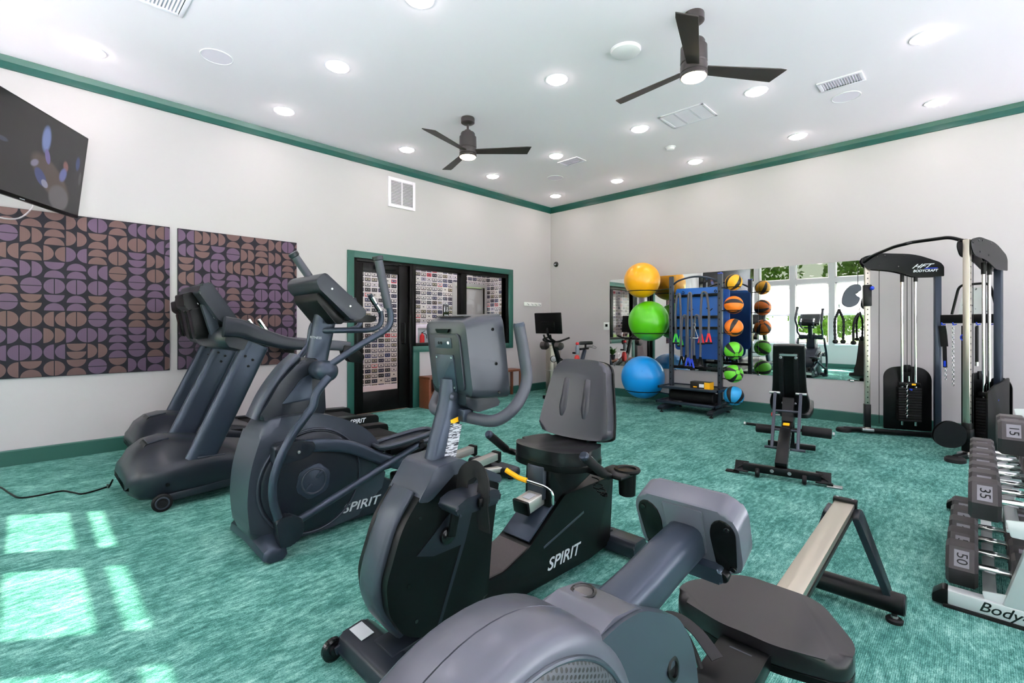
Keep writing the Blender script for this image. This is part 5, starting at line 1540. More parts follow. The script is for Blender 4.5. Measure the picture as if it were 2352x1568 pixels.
# ladder of support struts
for s in (-1, 1):
    B().bar((.33, s*.095, .17), (.66, s*.10, .60), .025, .025, .004).build('support_strut', 'graphite', bn)
    B().cyl((.66, s*.06, .60), (.66, s*.145, .60), .012).build('pivot_pin', 'zinc', bn)
for q, w in ((0, .15), (.32, .11), (.66, .10)):
    p = Vector((.33, 0, .17)).lerp(Vector((.66, 0, .60)), q)
    B().cyl((p.x, -w, p.z), (p.x, w, p.z), .011, 12).build('strut_bar', 'graphite', bn)
# back pad: local slab leaning slightly backwards
mxb = Matrix.Translation((.80, 0, .70)) @ Matrix.Rotation(R(-12), 4, 'Y')
po = smooth2([(-.125, .31), (-.11, .335), (0, .34), (.11, .335), (.125, .31), (.13, .10), (.14, -.10), (.16, -.20), (.15, -.28), (.10, -.31), (0, -.31), (-.10, -.31), (-.15, -.28), (-.16, -.20), (-.14, -.10), (-.13, .10)], 4)
bp = B().prism(po, -.01, .055, 'x', .02, 3, mxb)
pad = bp.build('back_pad', 'black_vinyl', bn, smooth=50)
B().prism([(a_*.95, b_*.97) for a_, b_ in po], -.018, -.006, 'x', .003, 2, mxb).build('pad_board', 'black_plastic', pad)
for s in (-1, 1):
    B().prism(round2([(s*.06-.02, -.28), (s*.06+.02, -.28), (s*.06+.02, .27), (s*.06-.02, .27)], .006), -.05, -.015, 'x', .004, 2, mxb).build('pad_rail', 'black_steel', pad)
    B().prism(circ2(s*.06, .235, .012, 12), -.062, -.048, 'x', .002, 1, mxb).build('bolt', 'zinc', pad)
    B().prism(circ2(s*.05, -.20, .010, 12), -.062, -.048, 'x', .002, 1, mxb).build('bolt', 'zinc', pad)
B().prism(round2([(-.07, .25), (.07, .25), (.07, .27), (-.07, .27)], .004), -.055, -.045, 'x', .002, 1, mxb).build('pad_brace', 'zinc', pad)
so2 = smooth2([(-.17, -.13), (.10, -.15), (.20, -.11), (.21, 0), (.20, .11), (.10, .15), (-.17, .13), (-.19, 0)], 4)
B().pad(so2, 0, .055, .02, Matrix.Translation((1.10, -.03, .39)) @ Matrix.Rotation(R(-14), 4, 'Y')).build('seat_pad', 'black_vinyl', bn, smooth=50)
for x, z, ya, yb, r in ((.55, .285, -.34, .0, .045), (.62, .25, .05, .30, .04)):
    B().cyl((x, ya, z), (x, yb, z), .0, 8) if False else None
B().cyl((.60, -.32, .285), (.60, .33, .30), .013, 12).build('roller_bar', 'black_steel', bn)
B().cyl((.60, -.33, .285), (.60, -.11, .29), .044, 20, bev=.006).build('roller_pad', 'black_rubber', bn)
B().cyl((.60, .10, .27), (.60, .25, .272), .040, 20, bev=.006).build('roller_pad', 'black_rubber', bn)
for s in (-1, 1):
    B().cyl((.60, s*.335, .30 if s > 0 else .285), (.60, s*.35, .30 if s > 0 else .285), .017, 12).build('bar_cap', 'zinc', bn)
B().cyl((.64, .06, .40), (.64, .11, .40), .008).build('pin_shaft', 'zinc', bn)
B().lathe([(0, 0), (.012, 0), (.02, .008), (.022, .016), (.016, .024), (0, .026)], (.64, .105, .40), (0, 1, 0), 16).build('adjust_knob', 'red_plastic', bn)
B().prism(round2([(.60, .30), (.72, .34), (.76, .55), (.70, .56), (.62, .40)], .01), -.045, .045, 'y', .005).build('hinge_block', 'black_steel', bn)
B().box((1.06, 0, .05), (.05, .40, .05), .006).build('front_base', 'black_steel', bn)
B().bar((1.02, 0, .06), (1.0, 0, .36), .06, .06).build('front_leg', 'black_steel', bn)
bn.location = (4.155, 1.095, 0)
bn.rotation_euler = (0, 0, R(10))

# ================================================================== cable machine (two towers in a V)
ft = thing('cable_machine', 'black dual cable machine with chrome columns by the right wall', 'cable machine', (6.55, .15, 0))
text_parent = ft
def tower(F, ang, first):
    """one tower; local x runs from the front foot (0) to the back (.86), y is sideways"""
    T_ = Matrix.Translation((F[0], F[1], 0)) @ Matrix.Rotation(ang, 4, 'Z')
    def fin(b, name, m, par=ft, sm=35):
        return b.xf(T_).build(name, m, par, smooth=sm)
    fin(B().bar((-.02, 0, .035), (.88, 0, .035), .05, .05, .01), 'base_bar', 'black_steel')
    fin(B().lathe([(.06, 0), (.075, .006), (.075, .03), (.06, .045), (.03, .05), (0, .05)], (-.02, 0, 0), (0, 0, 1), 24), 'foot_cap', 'black_rubber')
    fin(B().box((.20, 0, .045), (.11, .11, .03), .004), 'column_plate', 'zinc')
    col = fin(B().box((.20, 0, 1.02), (.05, .05, 1.94), .006), 'guide_column', 'brushed_steel')
    for i in range(26):
        for s in (-1, 1):
            fin(B().box((.20, s*.0255, .35+i*.058), (.012, .002, .012), .001), 'index_hole', 'black_gloss', col, 0)
    fin(B().box((.20, 0, .20), (.062, .062, .26), .006), 'column_sleeve', 'black_steel', col)
    # top plates either side
    tp = round2([(.13, 1.93), (.155, 1.985), (.30, 2.015), (.62, 1.985), (.83, 1.885), (.86, 1.84), (.86, 1.735), (.62, 1.735), (.44, 1.81), (.19, 1.845)], [.03, .03, .05, .1, .03, .02, .01, .05, .08, .03])
    for s in (-1, 1):
        pl = fin(B().prism(tp, s*.048-.004, s*.048+.004, 'y', .001, 1), 'top_plate', 'black_steel')
        for x, z in ((.17, 1.955), (.30, 1.88), (.47, 1.86), (.52, 1.97), (.28, 1.98), (.35, 1.985)):
            fin(B().lathe([(0, 0), (.009, 0), (.007, .004), (0, .005)], (x, s*.052, z), (0, s, 0), 10), 'bolt', 'black_gloss', pl)
        if (first and s < 0):
            loc = T_ @ Vector((.70, -.0535, 1.80))
            xd = T_.to_3x3() @ Vector((1, 0, 0))
            text('lettering', 'BODYCRAFT', .036, 'print_white', pl, loc, xd, (0, 0, 1), ext=.0006, shear=.25, bold=.0008)
            text('lettering', 'HFT', .085, 'print_white', pl, T_ @ Vector((.66, -.0535, 1.85)), xd, (0, 0, 1), ext=.0006, shear=.75, bold=.001, yscale=.75)
            fin(B().prism([(.69, 1.822), (.80, 1.822), (.81, 1.83), (.70, 1.83)], -.0545, -.052), 'logo_stripe', 'blue_plastic', pl, 0)
    for x, z in ((.24, 1.90), (.55, 1.86)):
        fin(B().lathe([(0, -.012), (.045, -.012), (.05, -.008), (.042, 0), (.05, .008), (.045, .012), (0, .012)], (x, 0, z), (0, 1, 0), 24), 'pulley', 'black_plastic')
    fin(B().box((.82, 0, .90), (.055, .055, 1.72), .006), 'rear_post', 'charcoal')
    # guide rods, cables, weight stack
    for x in (.516, .634):
        fin(B().cyl((x, 0, .12), (x, 0, 1.80), .0125, 16), 'guide_rod', 'chrome')
        fin(B().cyl((x, 0, 1.69), (x, 0, 1.80), .018, 16), 'rod_collar', 'black_steel')
    for x, z0, z1 in ((.31, .12, 1.86), (.56, .58, 1.84), (.60, .58, 1.84)):
        fin(B().cyl((x, 0, z0), (x, 0, z1), .003, 6), 'steel_cable', 'black_plastic')
    for i in range(13):
        z = .18+i*.0285
        w = fin(B().box((.575, 0, z), (.20, .085, .025), .003), 'weight_plate', 'black_rubber')
    fin(B().box((.575, 0, .57), (.19, .06, .04), .005), 'top_weight', 'black_steel')
    fin(B().box((.61, -.031, .572), (.035, .002, .018), 0), 'sticker', M['med_orange'] if False else 'yellow_paint')
    fin(B().cyl((.575, -.04, .52), (.575, -.085, .52), .009, 12), 'selector_pin', 'blue_plastic')
    fin(B().cyl((.575, 0, .60), (.575, 0, .66), .008), 'lift_rod', 'chrome')
    ch = B()
    for i in range(14):
        ch.torus((.545, -.046, .57-i*.027), .009, .003, (1, 0, 0) if i % 2 else (0, 1, 0), 10, 5, sx=1., sy=1.5, up=(0, 1, 0) if i % 2 else (1, 0, 0))
    c_ = fin(ch, 'pin_chain', 'chrome')
    c_['kind'] = 'stuff'
    # shroud: board behind the stack
    sh = round2([(.365, .06), (.365, .68), (.42, .745), (.575, .77), (.73, .745), (.79, .66), (.79, .06)], [.01, .06, .06, .1, .06, .06, .01])
    fin(B().prism(sh, .055, .075, 'y', .004), 'stack_shroud', 'black_plastic')
    fin(B().prism(round2([(.545, .70), (.605, .70), (.605, .78), (.545, .78)], .01), .04, .056, 'y', .003), 'shroud_tab', 'black_steel')
    if not first:
        fin(B().prism(round2([(.36, .06), (.36, .60), (.50, .66), (.62, .68), (.80, .72), (.80, .06)], .02), -.085, -.070, 'y', .004), 'front_shroud', 'black_plastic')
        fin(B().prism(round2([(-.09, .06), (.09, .06), (.09, .64), (.05, .71), (-.05, .71), (-.09, .64)], .04), .84, .855, 'x', .004), 'end_shroud', 'black_plastic')
    # carriage with swivel pulley
    zc = 1.55 if first else .22
    if first:
        cr = fin(B().box((.20, 0, zc), (.075, .075, .24), .008), 'carriage', 'black_steel')
        fin(B().ball(tuple((.235, -.05, zc+.08)), .022, u=16, v=10), 'pull_knob', 'blue_plastic', cr, 180)
        pu = smooth2([(.13, zc-.03), (.10, zc-.10), (.03, zc-.13), (-.03, zc-.09), (-.03, zc-.01), (.0, zc+.07), (.06, zc+.125), (.13, zc+.12), (.14, zc+.06), (.09, zc+.03), (.10, zc-.0)], 4)
        for s in (-1, 1):
            fin(B().prism(pu, s*.022-.003, s*.022+.003, 'y'), 'pulley_cheek', 'graphite', cr)
        for x, z in ((.08, zc+.065), (.025, zc-.07)):
            fin(B().lathe([(0, -.012), (.042, -.012), (.046, -.008), (.04, 0), (.046, .008), (.042, .012), (0, .012)], (x, 0, z), (0, 1, 0), 20), 'pulley_wheel', 'black_plastic', cr)
        fin(B().cyl((.115, 0, zc+.10), (.115, 0, 1.86), .003, 6), 'steel_cable', 'black_plastic')
    else:
        cr = fin(B().box((.20, 0, zc), (.08, .08, .12), .008), 'carriage', 'black_steel')
        pu = smooth2([(.16, zc+.06), (.10, zc+.11), (.02, zc+.11), (-.05, zc+.04), (-.06, zc-.05), (-.01, zc-.11), (.08, zc-.12), (.15, zc-.08), (.17, zc-.01)], 4)
        mr_ = Matrix.Translation((.17, 0, 0)) @ Matrix.Rotation(R(-50), 4, 'Z') @ Matrix.Translation((-.17, 0, 0))
        for s in (-1, 1):
            fin(B().prism(pu, s*.022-.003, s*.022+.003, 'y', 0, 1, mr_), 'pulley_cheek', 'black_steel', cr)
        fin(B().lathe([(0, -.016), (.06, -.016), (.066, -.01), (.058, 0), (.066, .01), (.06, .016), (0, .016)], (.05, 0, zc), (0, 1, 0), 24).xf(mr_), 'pulley_wheel', 'black_plastic', cr)
    return T_
TL = tower((6.56, 1.06), math.atan2(.27-1.06, 6.85-6.56), True)
TR = tower((5.78, .12), R(-20), False)
# pull-up bar joining the towers
pa, pb = TL @ Vector((.17, 0, 1.93)), TR @ Vector((.20, 0, 1.97))
md = (pa+pb)/2
pbp = [pa+Vector((-.04, .0, -.01)), pa+Vector((-.10, -.10, .055)), md+Vector((-.03, .12, .075)), md+Vector((-.09, .02, .085)), md+Vector((-.05, -.02, .10)), pb+Vector((.06, .12, .065)), pb]
B().tube(roundpath(pbp, .05), .0165, 12).build('pull_up_bar', 'black_steel', ft)
# rear cross rail with accessory hooks and exercise chart
ca, cb_ = TL @ Vector((.84, 0, 1.28)), TR @ Vector((.84, 0, 1.28))
dxy = (cb_-ca).normalized()
B().bar(ca, cb_, .04, .09, .005).build('cross_rail', 'black_steel', ft)
B().bar(ca+Vector((0, 0, -1.22)), cb_+Vector((0, 0, -1.22)), .05, .05, .005).build('cross_rail', 'black_steel', ft)
nrm = Vector((dxy.y, -dxy.x, 0))
if nrm.dot(Vector((-1, -.2, 0))) < 0:
    nrm = -nrm
for i in range(5):
    p = ca.lerp(cb_, .1+.2*i)+Vector((0, 0, -.055))
    B().tube(smoothpath([p, p+nrm*.04+Vector((0, 0, -.005)), p+nrm*.05+Vector((0, 0, .02))], 4), .006, 8).build('accessory_hook', 'blue_plastic', ft)
pc0, pc1 = ca.lerp(cb_, .22)+Vector((0, 0, .05)), ca.lerp(cb_, .98)+Vector((0, 0, .05))
fr2 = B().tube(roundpath([pc0, pc0.lerp(pc1, .17)+Vector((0, 0, .30)), pc1.lerp(pc0, .17)+Vector((0, 0, .30)), pc1], .06), .012, 10)
chart_frame = fr2.build('chart_frame', 'black_steel', ft)
w_ = (pc1-pc0)
k = NT('exercise_chart')
M['exercise_chart'] = k.set(color=k.ramp(k.noise(16, 3), [(.0, lin((200, 60, 60))), (.30, lin((70, 70, 80))), (.36, lin((232, 233, 236))), (1, lin((238, 238, 240)))]), rough=.5)
ch = B()
q0, q1 = pc0.lerp(pc1, .16), pc0.lerp(pc1, .84)
t_ = nrm*.003
q2, q3 = pc0.lerp(pc1, .26), pc0.lerp(pc1, .74)
up_ = Vector((0, 0, .26))
ch.loft([[q0+t_, q1+t_, q3+up_+t_, q2+up_+t_], [q0-t_, q1-t_, q3+up_-t_, q2+up_-t_]])
ch.build('exercise_chart', 'exercise_chart', chart_frame, smooth=0)
# accessories hanging from the rail and the pulley: things of their own
def hang(i):
    return ca.lerp(cb_, .1+.2*i)+Vector((0, 0, -.07))+nrm*.045
p = hang(0)
t = thing('ankle_strap', 'black ankle strap with blue print hanging at the left of the rail', 'strap', p)
B().tube(smoothpath([p, p+Vector((.005, -.01, -.08)), p+Vector((.0, -.02, -.22))], 4), 0, 8, flat=(.035, .008), up=nrm).build('strap_body', 'black_rubber', t)
B().tube([p+Vector((0, -.02, -.21)), p+Vector((.0, -.025, -.44))], 0, 8, flat=(.02, .005), up=nrm).build('strap_tail', 'black_rubber', t)
B().tube([p+Vector((0, -.025, -.37)), p+Vector((.0, -.025, -.43))], 0, 8, flat=(.014, .007), up=nrm).build('print', 'blue_plastic', t)
def chain(name, p, n, lb):
    c_ = B()
    for i in range(n):
        a_ = nrm if i % 2 else dxy
        c_.torus(p+Vector((0, 0, -.012-i*.024)), .009, .0028, a_, 10, 5, sx=1.0, sy=1.6, up=(dxy if i % 2 else nrm))
    o = c_.build(name, 'chrome', org=p)
    tag(o, lb, 'chain')
chain('short_chain', p+Vector((0, -.03, -.45)), 5, 'short steel chain below the ankle strap')
chain('long_chain', hang(1), 26, 'long steel chain hanging from the accessory rail')
p = hang(2)
t = thing('nylon_strap', 'long black nylon strap with blue ring behind the chrome column', 'strap', p)
B().tube([p, p+Vector((0, 0, -1.1))], 0, 8, flat=(.03, .004), up=nrm).build('webbing', 'black_rubber', t)
B().torus(p+Vector((0, 0, -.12))+nrm*.01, .03, .006, nrm, 16, 6).build('ring', 'blue_plastic', t)
p = hang(3)
t = thing('straight_bar', 'short black straight bar hanging from the accessory rail', 'bar', p)
B().cyl(p, p+Vector((0, 0, -.36)), .014, 12).build('bar_grip', 'black_rubber', t)
B().cyl(p+Vector((0, 0, -.36)), p+Vector((0, 0, -.40)), .016, 12).build('bar_end', 'chrome', t)
B().torus(p+Vector((0, 0, .0)), .018, .004, dxy, 12, 6).build('bar_hook', 'chrome', t)
# tricep rope on the high pulley
p = TL @ Vector((-.03, 0, 1.44))
p = Vector((p.x-.02, p.y+.03, p.z))
t = thing('tricep_rope', 'black twisted tricep rope hanging from the high pulley', 'rope', p)
B().torus(p, .014, .003, (0, 1, 0), 12, 6, sy=2.2).build('carabiner', 'chrome', t)
for s in (-1, 1):
    q = [p+Vector((0, 0, -.04)), p+Vector((s*.012, -s*.014, -.09)), p+Vector((s*.03, -s*.035, -.16)), p+Vector((s*.032, -s*.037, -.28)), p+Vector((s*.028, -s*.032, -.40))]
    path = smoothpath(q, 9)
    rr = [.0125+.0025*math.sin(i*1.9) for i in range(len(path))]
    B().tube(path, rr, 10).build('rope_strand', 'black_rubber', t)
    e = q[-1]
    B().lathe([(0, .012), (.02, .01), (.028, -.005), (.028, -.02), (.018, -.032), (0, -.034)], e, (0, 0, 1), 16).build('rope_end', 'black_plastic', t)
p = TL @ Vector((.12, -.02, 1.33))
t = thing('single_handle_rope', 'short black rope handle hanging beside the chrome column', 'rope', p)
B().tube(smoothpath([p+Vector((0, 0, .02)), p+Vector((-.03, .03, -.04)), p+Vector((-.04, .045, -.14)), p+Vector((-.04, .045, -.30))], 6), .013, 10).build('rope_strand', 'black_rubber', t)
B().lathe([(0, .012), (.02, .01), (.028, -.005), (.028, -.02), (.018, -.032), (0, -.034)], p+Vector((-.04, .045, -.30)), (0, 0, 1), 16).build('rope_end', 'black_plastic', t)
B().tube(roundpath([p+Vector((0, 0, .02)), p+Vector((0, .005, .09))], .01), .004, 8).build('carabiner', 'chrome', t)

# ================================================================== dumbbell rack and dumbbells
dr_ = thing('dumbbell_rack', 'silver three tier dumbbell rack at the right edge', 'rack', (3.5, -.2, 0))
for X, tx in ((2.785, True), (4.25, False)):
    B().span(X-.03, X+.03, -.62, .085, .015, .075, .004).build('base_bar', 'silver_paint', dr_)
    B().prism(round2([(.085, .012), (.085, .078), (.10, .078), (.135, .045), (.135, .012)], .006), X-.033, X+.033, 'x', .004).build('bar_cap', 'black_plastic', dr_)
    B().span(X-.035, X+.035, -.64, .1, 0, .016, .003).build('rubber_strip', 'black_rubber', dr_)
    B().bar((X, -.115, .06), (X, -.36, 1.0), .055, .075, .006, up=(0, 1, .2)).build('slanted_post', 'silver_paint', dr_)
text('lettering', 'Body-Solid', .058, 'black_gloss', dr_, (2.7545, -.135, .046), (0, -1, 0), (0, 0, 1), shear=.35, bold=.0004, ext=.0006)
TIERS = [(.145, .0, .198, 5), (.445, -.068, .186, 7), (.72, -.15, .17, 2)]
for z, y, pitch, n in TIERS:
    for dy, nm in ((-.045, 'front_rail'), (-.19, 'back_rail')):
        B().span(2.80, 4.24, y+dy-.022, y+dy+.022, z-.098 if z < .2 else z-.085, z-.085 if z < .2 else z-.072, .003).build(nm, 'silver_paint', dr_)
    zz = z-.085 if z < .2 else z-.072
    for X in (2.775, 4.26):
        B().prism(round2([(y-.02, zz+.045), (y-.24, zz+.07), (y-.24, zz-.02), (y-.035, zz-.02)], .006), X-.004, X+.004, 'x', .001).build('end_plate', 'silver_paint', dr_)
mat('hex_rubber', (48, 44, 46), .55, grain=.1, gscale=700)
mat('hex_label', (120, 118, 126), .5, grain=.05, gscale=500)
def dumbbell(w, r, L, label):
    """hex dumbbell, axis along y, centre at origin; number on the slanted facet that faces -x"""
    t = thing('hex_dumbbell', label, 'dumbbell', (0, 0, 0), 'hex dumbbells on the rack')
    hw = L*.34
    for s in (-1, 1):
        yc = s*(L/2-hw/2)
        ring_ = lambda y, k: [(r*k*math.cos(R(60*i)), y, r*k*math.sin(R(60*i))) for i in range(6)]
        h = B().loft([ring_(yc-hw/2, .86), ring_(yc-hw/2+.012, 1.), ring_(yc+hw/2-.012, 1.), ring_(yc+hw/2, .86)])
        hd = h.build('hex_head', 'hex_rubber', t, smooth=0)
        nrm_ = Vector((-math.cos(R(30)), 0, math.sin(R(30))))
        dn = Vector((-math.sin(R(30)), 0, -math.cos(R(30))))
        c = Vector((0, yc, 0))+nrm_*(r*math.cos(R(30)))
        mx = Matrix((dn, Vector((0, 1, 0)), nrm_)).transposed().to_4x4()
        mx.translation = c
        pl = B().box((0, 0, 0), (r*.72, hw*.46, .002)).xf(mx).build('label_plate', 'hex_label', hd, smooth=0)
        text('number', str(w), r*.52, 'black_plastic', hd, c+nrm_*.0012, dn, (0, -1, 0), ext=.0006, bold=.0)
    B().tube([(0, -L/2+hw-.01, 0), (0, -L*.12, 0), (0, -L*.08, 0), (0, 0, 0), (0, L*.08, 0), (0, L*.12, 0), (0, L/2-hw+.01, 0)], [.0145, .0145, .0155, .017, .0155, .0145, .0145], 14).build('handle', 'chrome', t)
    return t
sizes = {0: ((50, .098), (45, .096), (40, .094)), 1: ((35, .092), (30, .090), (25, .088), (20, .086)), 2: ((15, .082), (12, .078), (10, .074))}
DB = {}
names3 = ('bottom', 'middle', 'top')
for ti, (z, y, pitch, n) in enumerate(TIERS):
    zz = z-.085 if z < .2 else z-.072
    for i in range(n):
        w, r = sizes[ti][min(i//2, len(sizes[ti])-1)] if ti else sizes[ti][min(i//2, 2)]
        ordn = ('nearest', 'second nearest', 'third nearest', 'fourth nearest', 'fifth nearest', 'sixth nearest', 'seventh nearest', 'eighth nearest', 'ninth nearest', 'tenth nearest', 'eleventh nearest', 'farthest')[i]
        lb = 'black hex dumbbell marked %d, %s on the %s tier' % (w, ordn, names3[ti])
        L = .31 if ti == 0 else (.30 if ti == 1 else .28)
        key = (w, r, L)
        if key not in DB:
            o = DB[key] = dumbbell(w, r, L, lb)
        else:
            o = dup(DB[key], (0, 0, 0), lb)
        x0 = 2.925 if ti == 0 else (2.91 if ti == 1 else 3.0)
        o.location = (x0+i*pitch, y-.06, zz+r*math.cos(R(30))+.001)
# ================================================================== television
tv = thing('television', 'large black wall television angled on a bracket at the upper left', 'television', (0, 0, 0))
W_, H_ = 1.30, .735
B().box((0, .02, 0), (W_, .04, H_), .006).build('cabinet', 'black_plastic', tv)
B().box((0, .045, -.05), (W_*.6, .04, H_*.5), .01).build('rear_housing', 'black_plastic', tv)
k = NT('tv_picture')
x, y, z = k.xyz()
def ell(cx, cz, a, b, rot, soft=.6):
    ca, sa = math.cos(R(rot)), math.sin(R(rot))
    dx, dz = k.m('SUBTRACT', x, cx), k.m('SUBTRACT', z, cz)
    u = k.m('DIVIDE', k.m('ADD', k.m('MULTIPLY', dx, ca), k.m('MULTIPLY', dz, sa)), a)
    v = k.m('DIVIDE', k.m('SUBTRACT', k.m('MULTIPLY', dz, ca), k.m('MULTIPLY', dx, sa)), b)
    d = k.m('ADD', k.m('MULTIPLY', u, u), k.m('MULTIPLY', v, v))
    mr = k.n('ShaderNodeMapRange')
    k.put(mr.inputs[0], d)
    mr.inputs[1].default_value = 1.
    mr.inputs[2].default_value = 1.-soft
    return mr.outputs[0]
col = lin((26, 23, 24))
def quad(x0, z0, x1, z1, w):
    """soft bar"""
    L = math.hypot(x1-x0, z1-z0)
    return ell((x0+x1)/2, (z0+z1)/2, L/2, w, math.degrees(math.atan2(z1-z0, x1-x0)), .35)
for f, c in ((quad(.02, .02, .50, -.26, .12), (70, 58, 52)), (quad(.25, -.22, .50, -.28, .11), (84, 80, 82)), (ell(.16, .17, .055, .12, 0), (96, 112, 160)), (quad(.17, .10, .22, -.02, .03), (90, 80, 130)), (ell(.41, .03, .035, .05, 20), (110, 72, 70)), (ell(.39, -.05, .045, .07, -20), (84, 90, 140)), (ell(.55, .10, .03, .07, 0), (46, 58, 100)), (ell(.07, -.05, .05, .03, 30), (110, 105, 125)), (quad(.08, -.08, .22, -.20, .05), (52, 60, 104)), (quad(.16, -.16, .24, -.20, .03), (120, 120, 140)), (ell(-.25, .02, .06, .02, 0), (60, 62, 80)), (ell(.60, -.02, .02, .07, 0), (70, 66, 70))):
    col = k.mix(f, col, lin(c))
M['tv_picture'] = k.set(color=(.004, .004, .005, 1), rough=.12, emis=col, es=.55)
B().box((0, -.0012, .008), (W_-.02, .002, H_-.035)).build('screen', M['tv_picture'], tv, smooth=0)
B().box((.0, -.002, -H_/2+.008), (.05, .002, .006)).build('logo_badge', 'print_silver', tv, smooth=0)
nx = Vector((.841, -.541, 0))
ax = Vector((.541, .841, 0))
ptr = Vector((.41, 5.75, 2.905))                      # far top corner
tilt = math.atan2(.083, .72)
cen = ptr-ax*(W_/2)-nx*(.083/2)-Vector((0, 0, H_/2))
tv.location = cen
tv.rotation_euler = (Matrix((ax, -nx, Vector((0, 0, 1)))).transposed() @ Matrix.Rotation(tilt, 3, 'X')).to_euler()
br = thing('tv_bracket', 'black swivel arm holding the television off the wall', 'bracket', (cen.x, YL, cen.z))
back = cen-nx*.10
B().span(-.19, .21, YL-.02, YL-.001, cen.z-.2, cen.z+.2, .004).build('wall_plate', 'black_steel', br)
B().bar((.0, YL-.02, cen.z), tuple(back), .04, .06, .005).build('swivel_arm', 'black_steel', br)
B().box(tuple(cen-nx*.085), (.02, .3, .3), .004, Matrix.Rotation(math.atan2(nx.y, nx.x), 3, 'Z')).build('mount_plate', 'black_steel', br)
cbl = B().tube(smoothpath([(-.25, 5.2, cen.z-.20), (-.22, 5.25, cen.z-.47), (-.05, 5.6, cen.z-.46), (.05, 5.9, cen.z-.3), (.05, YL-.005, cen.z-.2)], 6), .006, 8)
tag(cbl.build('tv_cable', 'white_plastic', org=(-.1, 5.6, cen.z-.4)), 'thin pale cable looping below the television', 'cable')

# ================================================================== spin bike in the far corner
SY = 4.90
sb = thing('spin_bike', 'black spin bike with a large screen seen from behind in the far corner', 'exercise bike', (6.4, SY, 0))
B().box((5.86, SY, 1.255), (.03, .54, .335), .008, Matrix.Rotation(R(-6), 3, 'Y')).build('screen_back', 'black_plastic', sb)
B().box((5.852, SY, 1.20), (.04, .30, .16), .015, Matrix.Rotation(R(-6), 3, 'Y')).build('screen_housing', 'black_plastic', sb)
B().box((5.842, SY+.04, 1.392), (.003, .15, .02), 0, Matrix.Rotation(R(-6), 3, 'Y')).build('badge', 'print_silver', sb)
B().tube(smoothpath([(5.87, SY, 1.22), (5.84, SY, 1.12), (5.90, SY, 1.02), (5.99, SY, .97)], 5), .022, 10).build('screen_stem', 'black_steel', sb)
hb = B().tube(roundpath([(6.12, SY-.22, 1.02), (5.98, SY-.22, .99), (5.95, SY-.14, .96), (5.97, SY, .955), (5.95, SY+.14, .96), (5.98, SY+.22, .99), (6.12, SY+.22, 1.02)], .05), .016, 10)
hb.build('handlebar', 'black_rubber', sb)
for s in (-1, 1):
    B().tube(roundpath([(5.98, SY+s*.05, .96), (5.86, SY+s*.06, 1.0), (5.83, SY+s*.07, 1.07)], .03), .015, 10).build('aero_bar', 'black_rubber', sb)
    wt = B().prism(round2([(5.90, .96), (6.02, .93), (6.02, .86), (5.93, .82), (5.87, .88)], .02), SY+s*.15-.045, SY+s*.15+.045, 'y', .01)
    wt.build('bottle_cage', 'bronze', sb)
B().bar((6.0, SY, .95), (6.14, SY, .62), .05, .075, .008, up=(1, 0, 0)).build('head_post', 'black_steel', sb)
B().bar((6.14, SY, .66), (6.30, SY, .20), .06, .09, .01, up=(1, 0, 0)).build('front_fork', 'black_steel', sb)
B().bar((6.12, SY, .66), (6.78, SY, .36), .055, .085, .01).build('frame_tube', 'black_steel', sb)
B().bar((6.62, SY, .28), (6.86, SY, .80), .05, .06, .008, up=(1, 0, 0)).build('seat_post', 'charcoal', sb)
B().bar((6.72, SY, .81), (6.96, SY, .82), .035, .035, .006).build('seat_slider', 'black_steel', sb)
sd = smooth2([(6.72, -.02), (6.72, .02), (6.80, .035), (6.90, .075), (6.99, .08), (7.01, 0), (6.99, -.08), (6.90, -.075), (6.80, -.035)], 4)
B().pad(sd, .885, .945, .022, Matrix.Translation((0, SY, 0))).build('saddle', 'black_vinyl', sb, smooth=60)
B().tube([(6.88, SY, .83), (6.88, SY, .89)], .018, 10).build('saddle_clamp', 'black_steel', sb)
wl = B().lathe([(0, -.02), (.20, -.02), (.225, -.012), (.225, .012), (.20, .02), (0, .02)], (6.28, SY, .30), (0, 1, 0), 40)
wl.build('flywheel', 'black_steel', sb)
B().prism(round2([(6.20, .16), (6.10, .35), (6.25, .56), (6.55, .50), (6.78, .36), (6.75, .26), (6.5, .2)], .05), SY+.03, SY+.07, 'y', .01).build('chain_guard', 'black_plastic', sb)
for s, z in ((-1, .18), (1, .44)):
    B().bar((6.60, SY+s*.08, .31), (6.60+.02*s, SY+s*.09, z), .012, .03, .004, up=(1, 0, 0)).build('crank_arm', 'zinc', sb)
    B().box((6.60+.02*s, SY+s*.15, z), (.09, .09, .025), .006).build('pedal', 'black_plastic', sb)
B().span(6.02, 6.10, SY-.26, SY+.26, .0, .06, .015).build('front_foot', 'black_steel', sb)
B().span(6.92, 7.0, SY-.26, SY+.26, .0, .06, .015).build('rear_foot', 'black_steel', sb)
B().bar((6.06, SY, .05), (6.96, SY, .05), .06, .05, .006).build('base_beam', 'black_steel', sb)
B().bar((6.30, SY, .10), (6.30, SY, .22), .07, .05).build('fork_foot', 'black_steel', sb)
for s in (-1, 1):
    w = B().tube(smoothpath([(6.93, SY-.05, .85), (6.97, SY-.13*s, .82), (7.0, SY-.09-.05*s, .84), (6.96, SY-.1, .87)], 5), .003, 6)
    w.build('loose_wire', 'black_plastic', sb)
bt = thing('water_bottle', 'clear bottle with red cap in the spin bike holder', 'bottle', (6.02, SY-.17, .80))
B().lathe([(0, 0), (.032, .004), (.034, .10), (.03, .13), (.016, .15), (.014, .16), (0, .16)], (6.45, SY-.14, .74), (0, 0, 1), 18).build('bottle_body', mat('bottle_grey', (120, 128, 140), .2), bt)
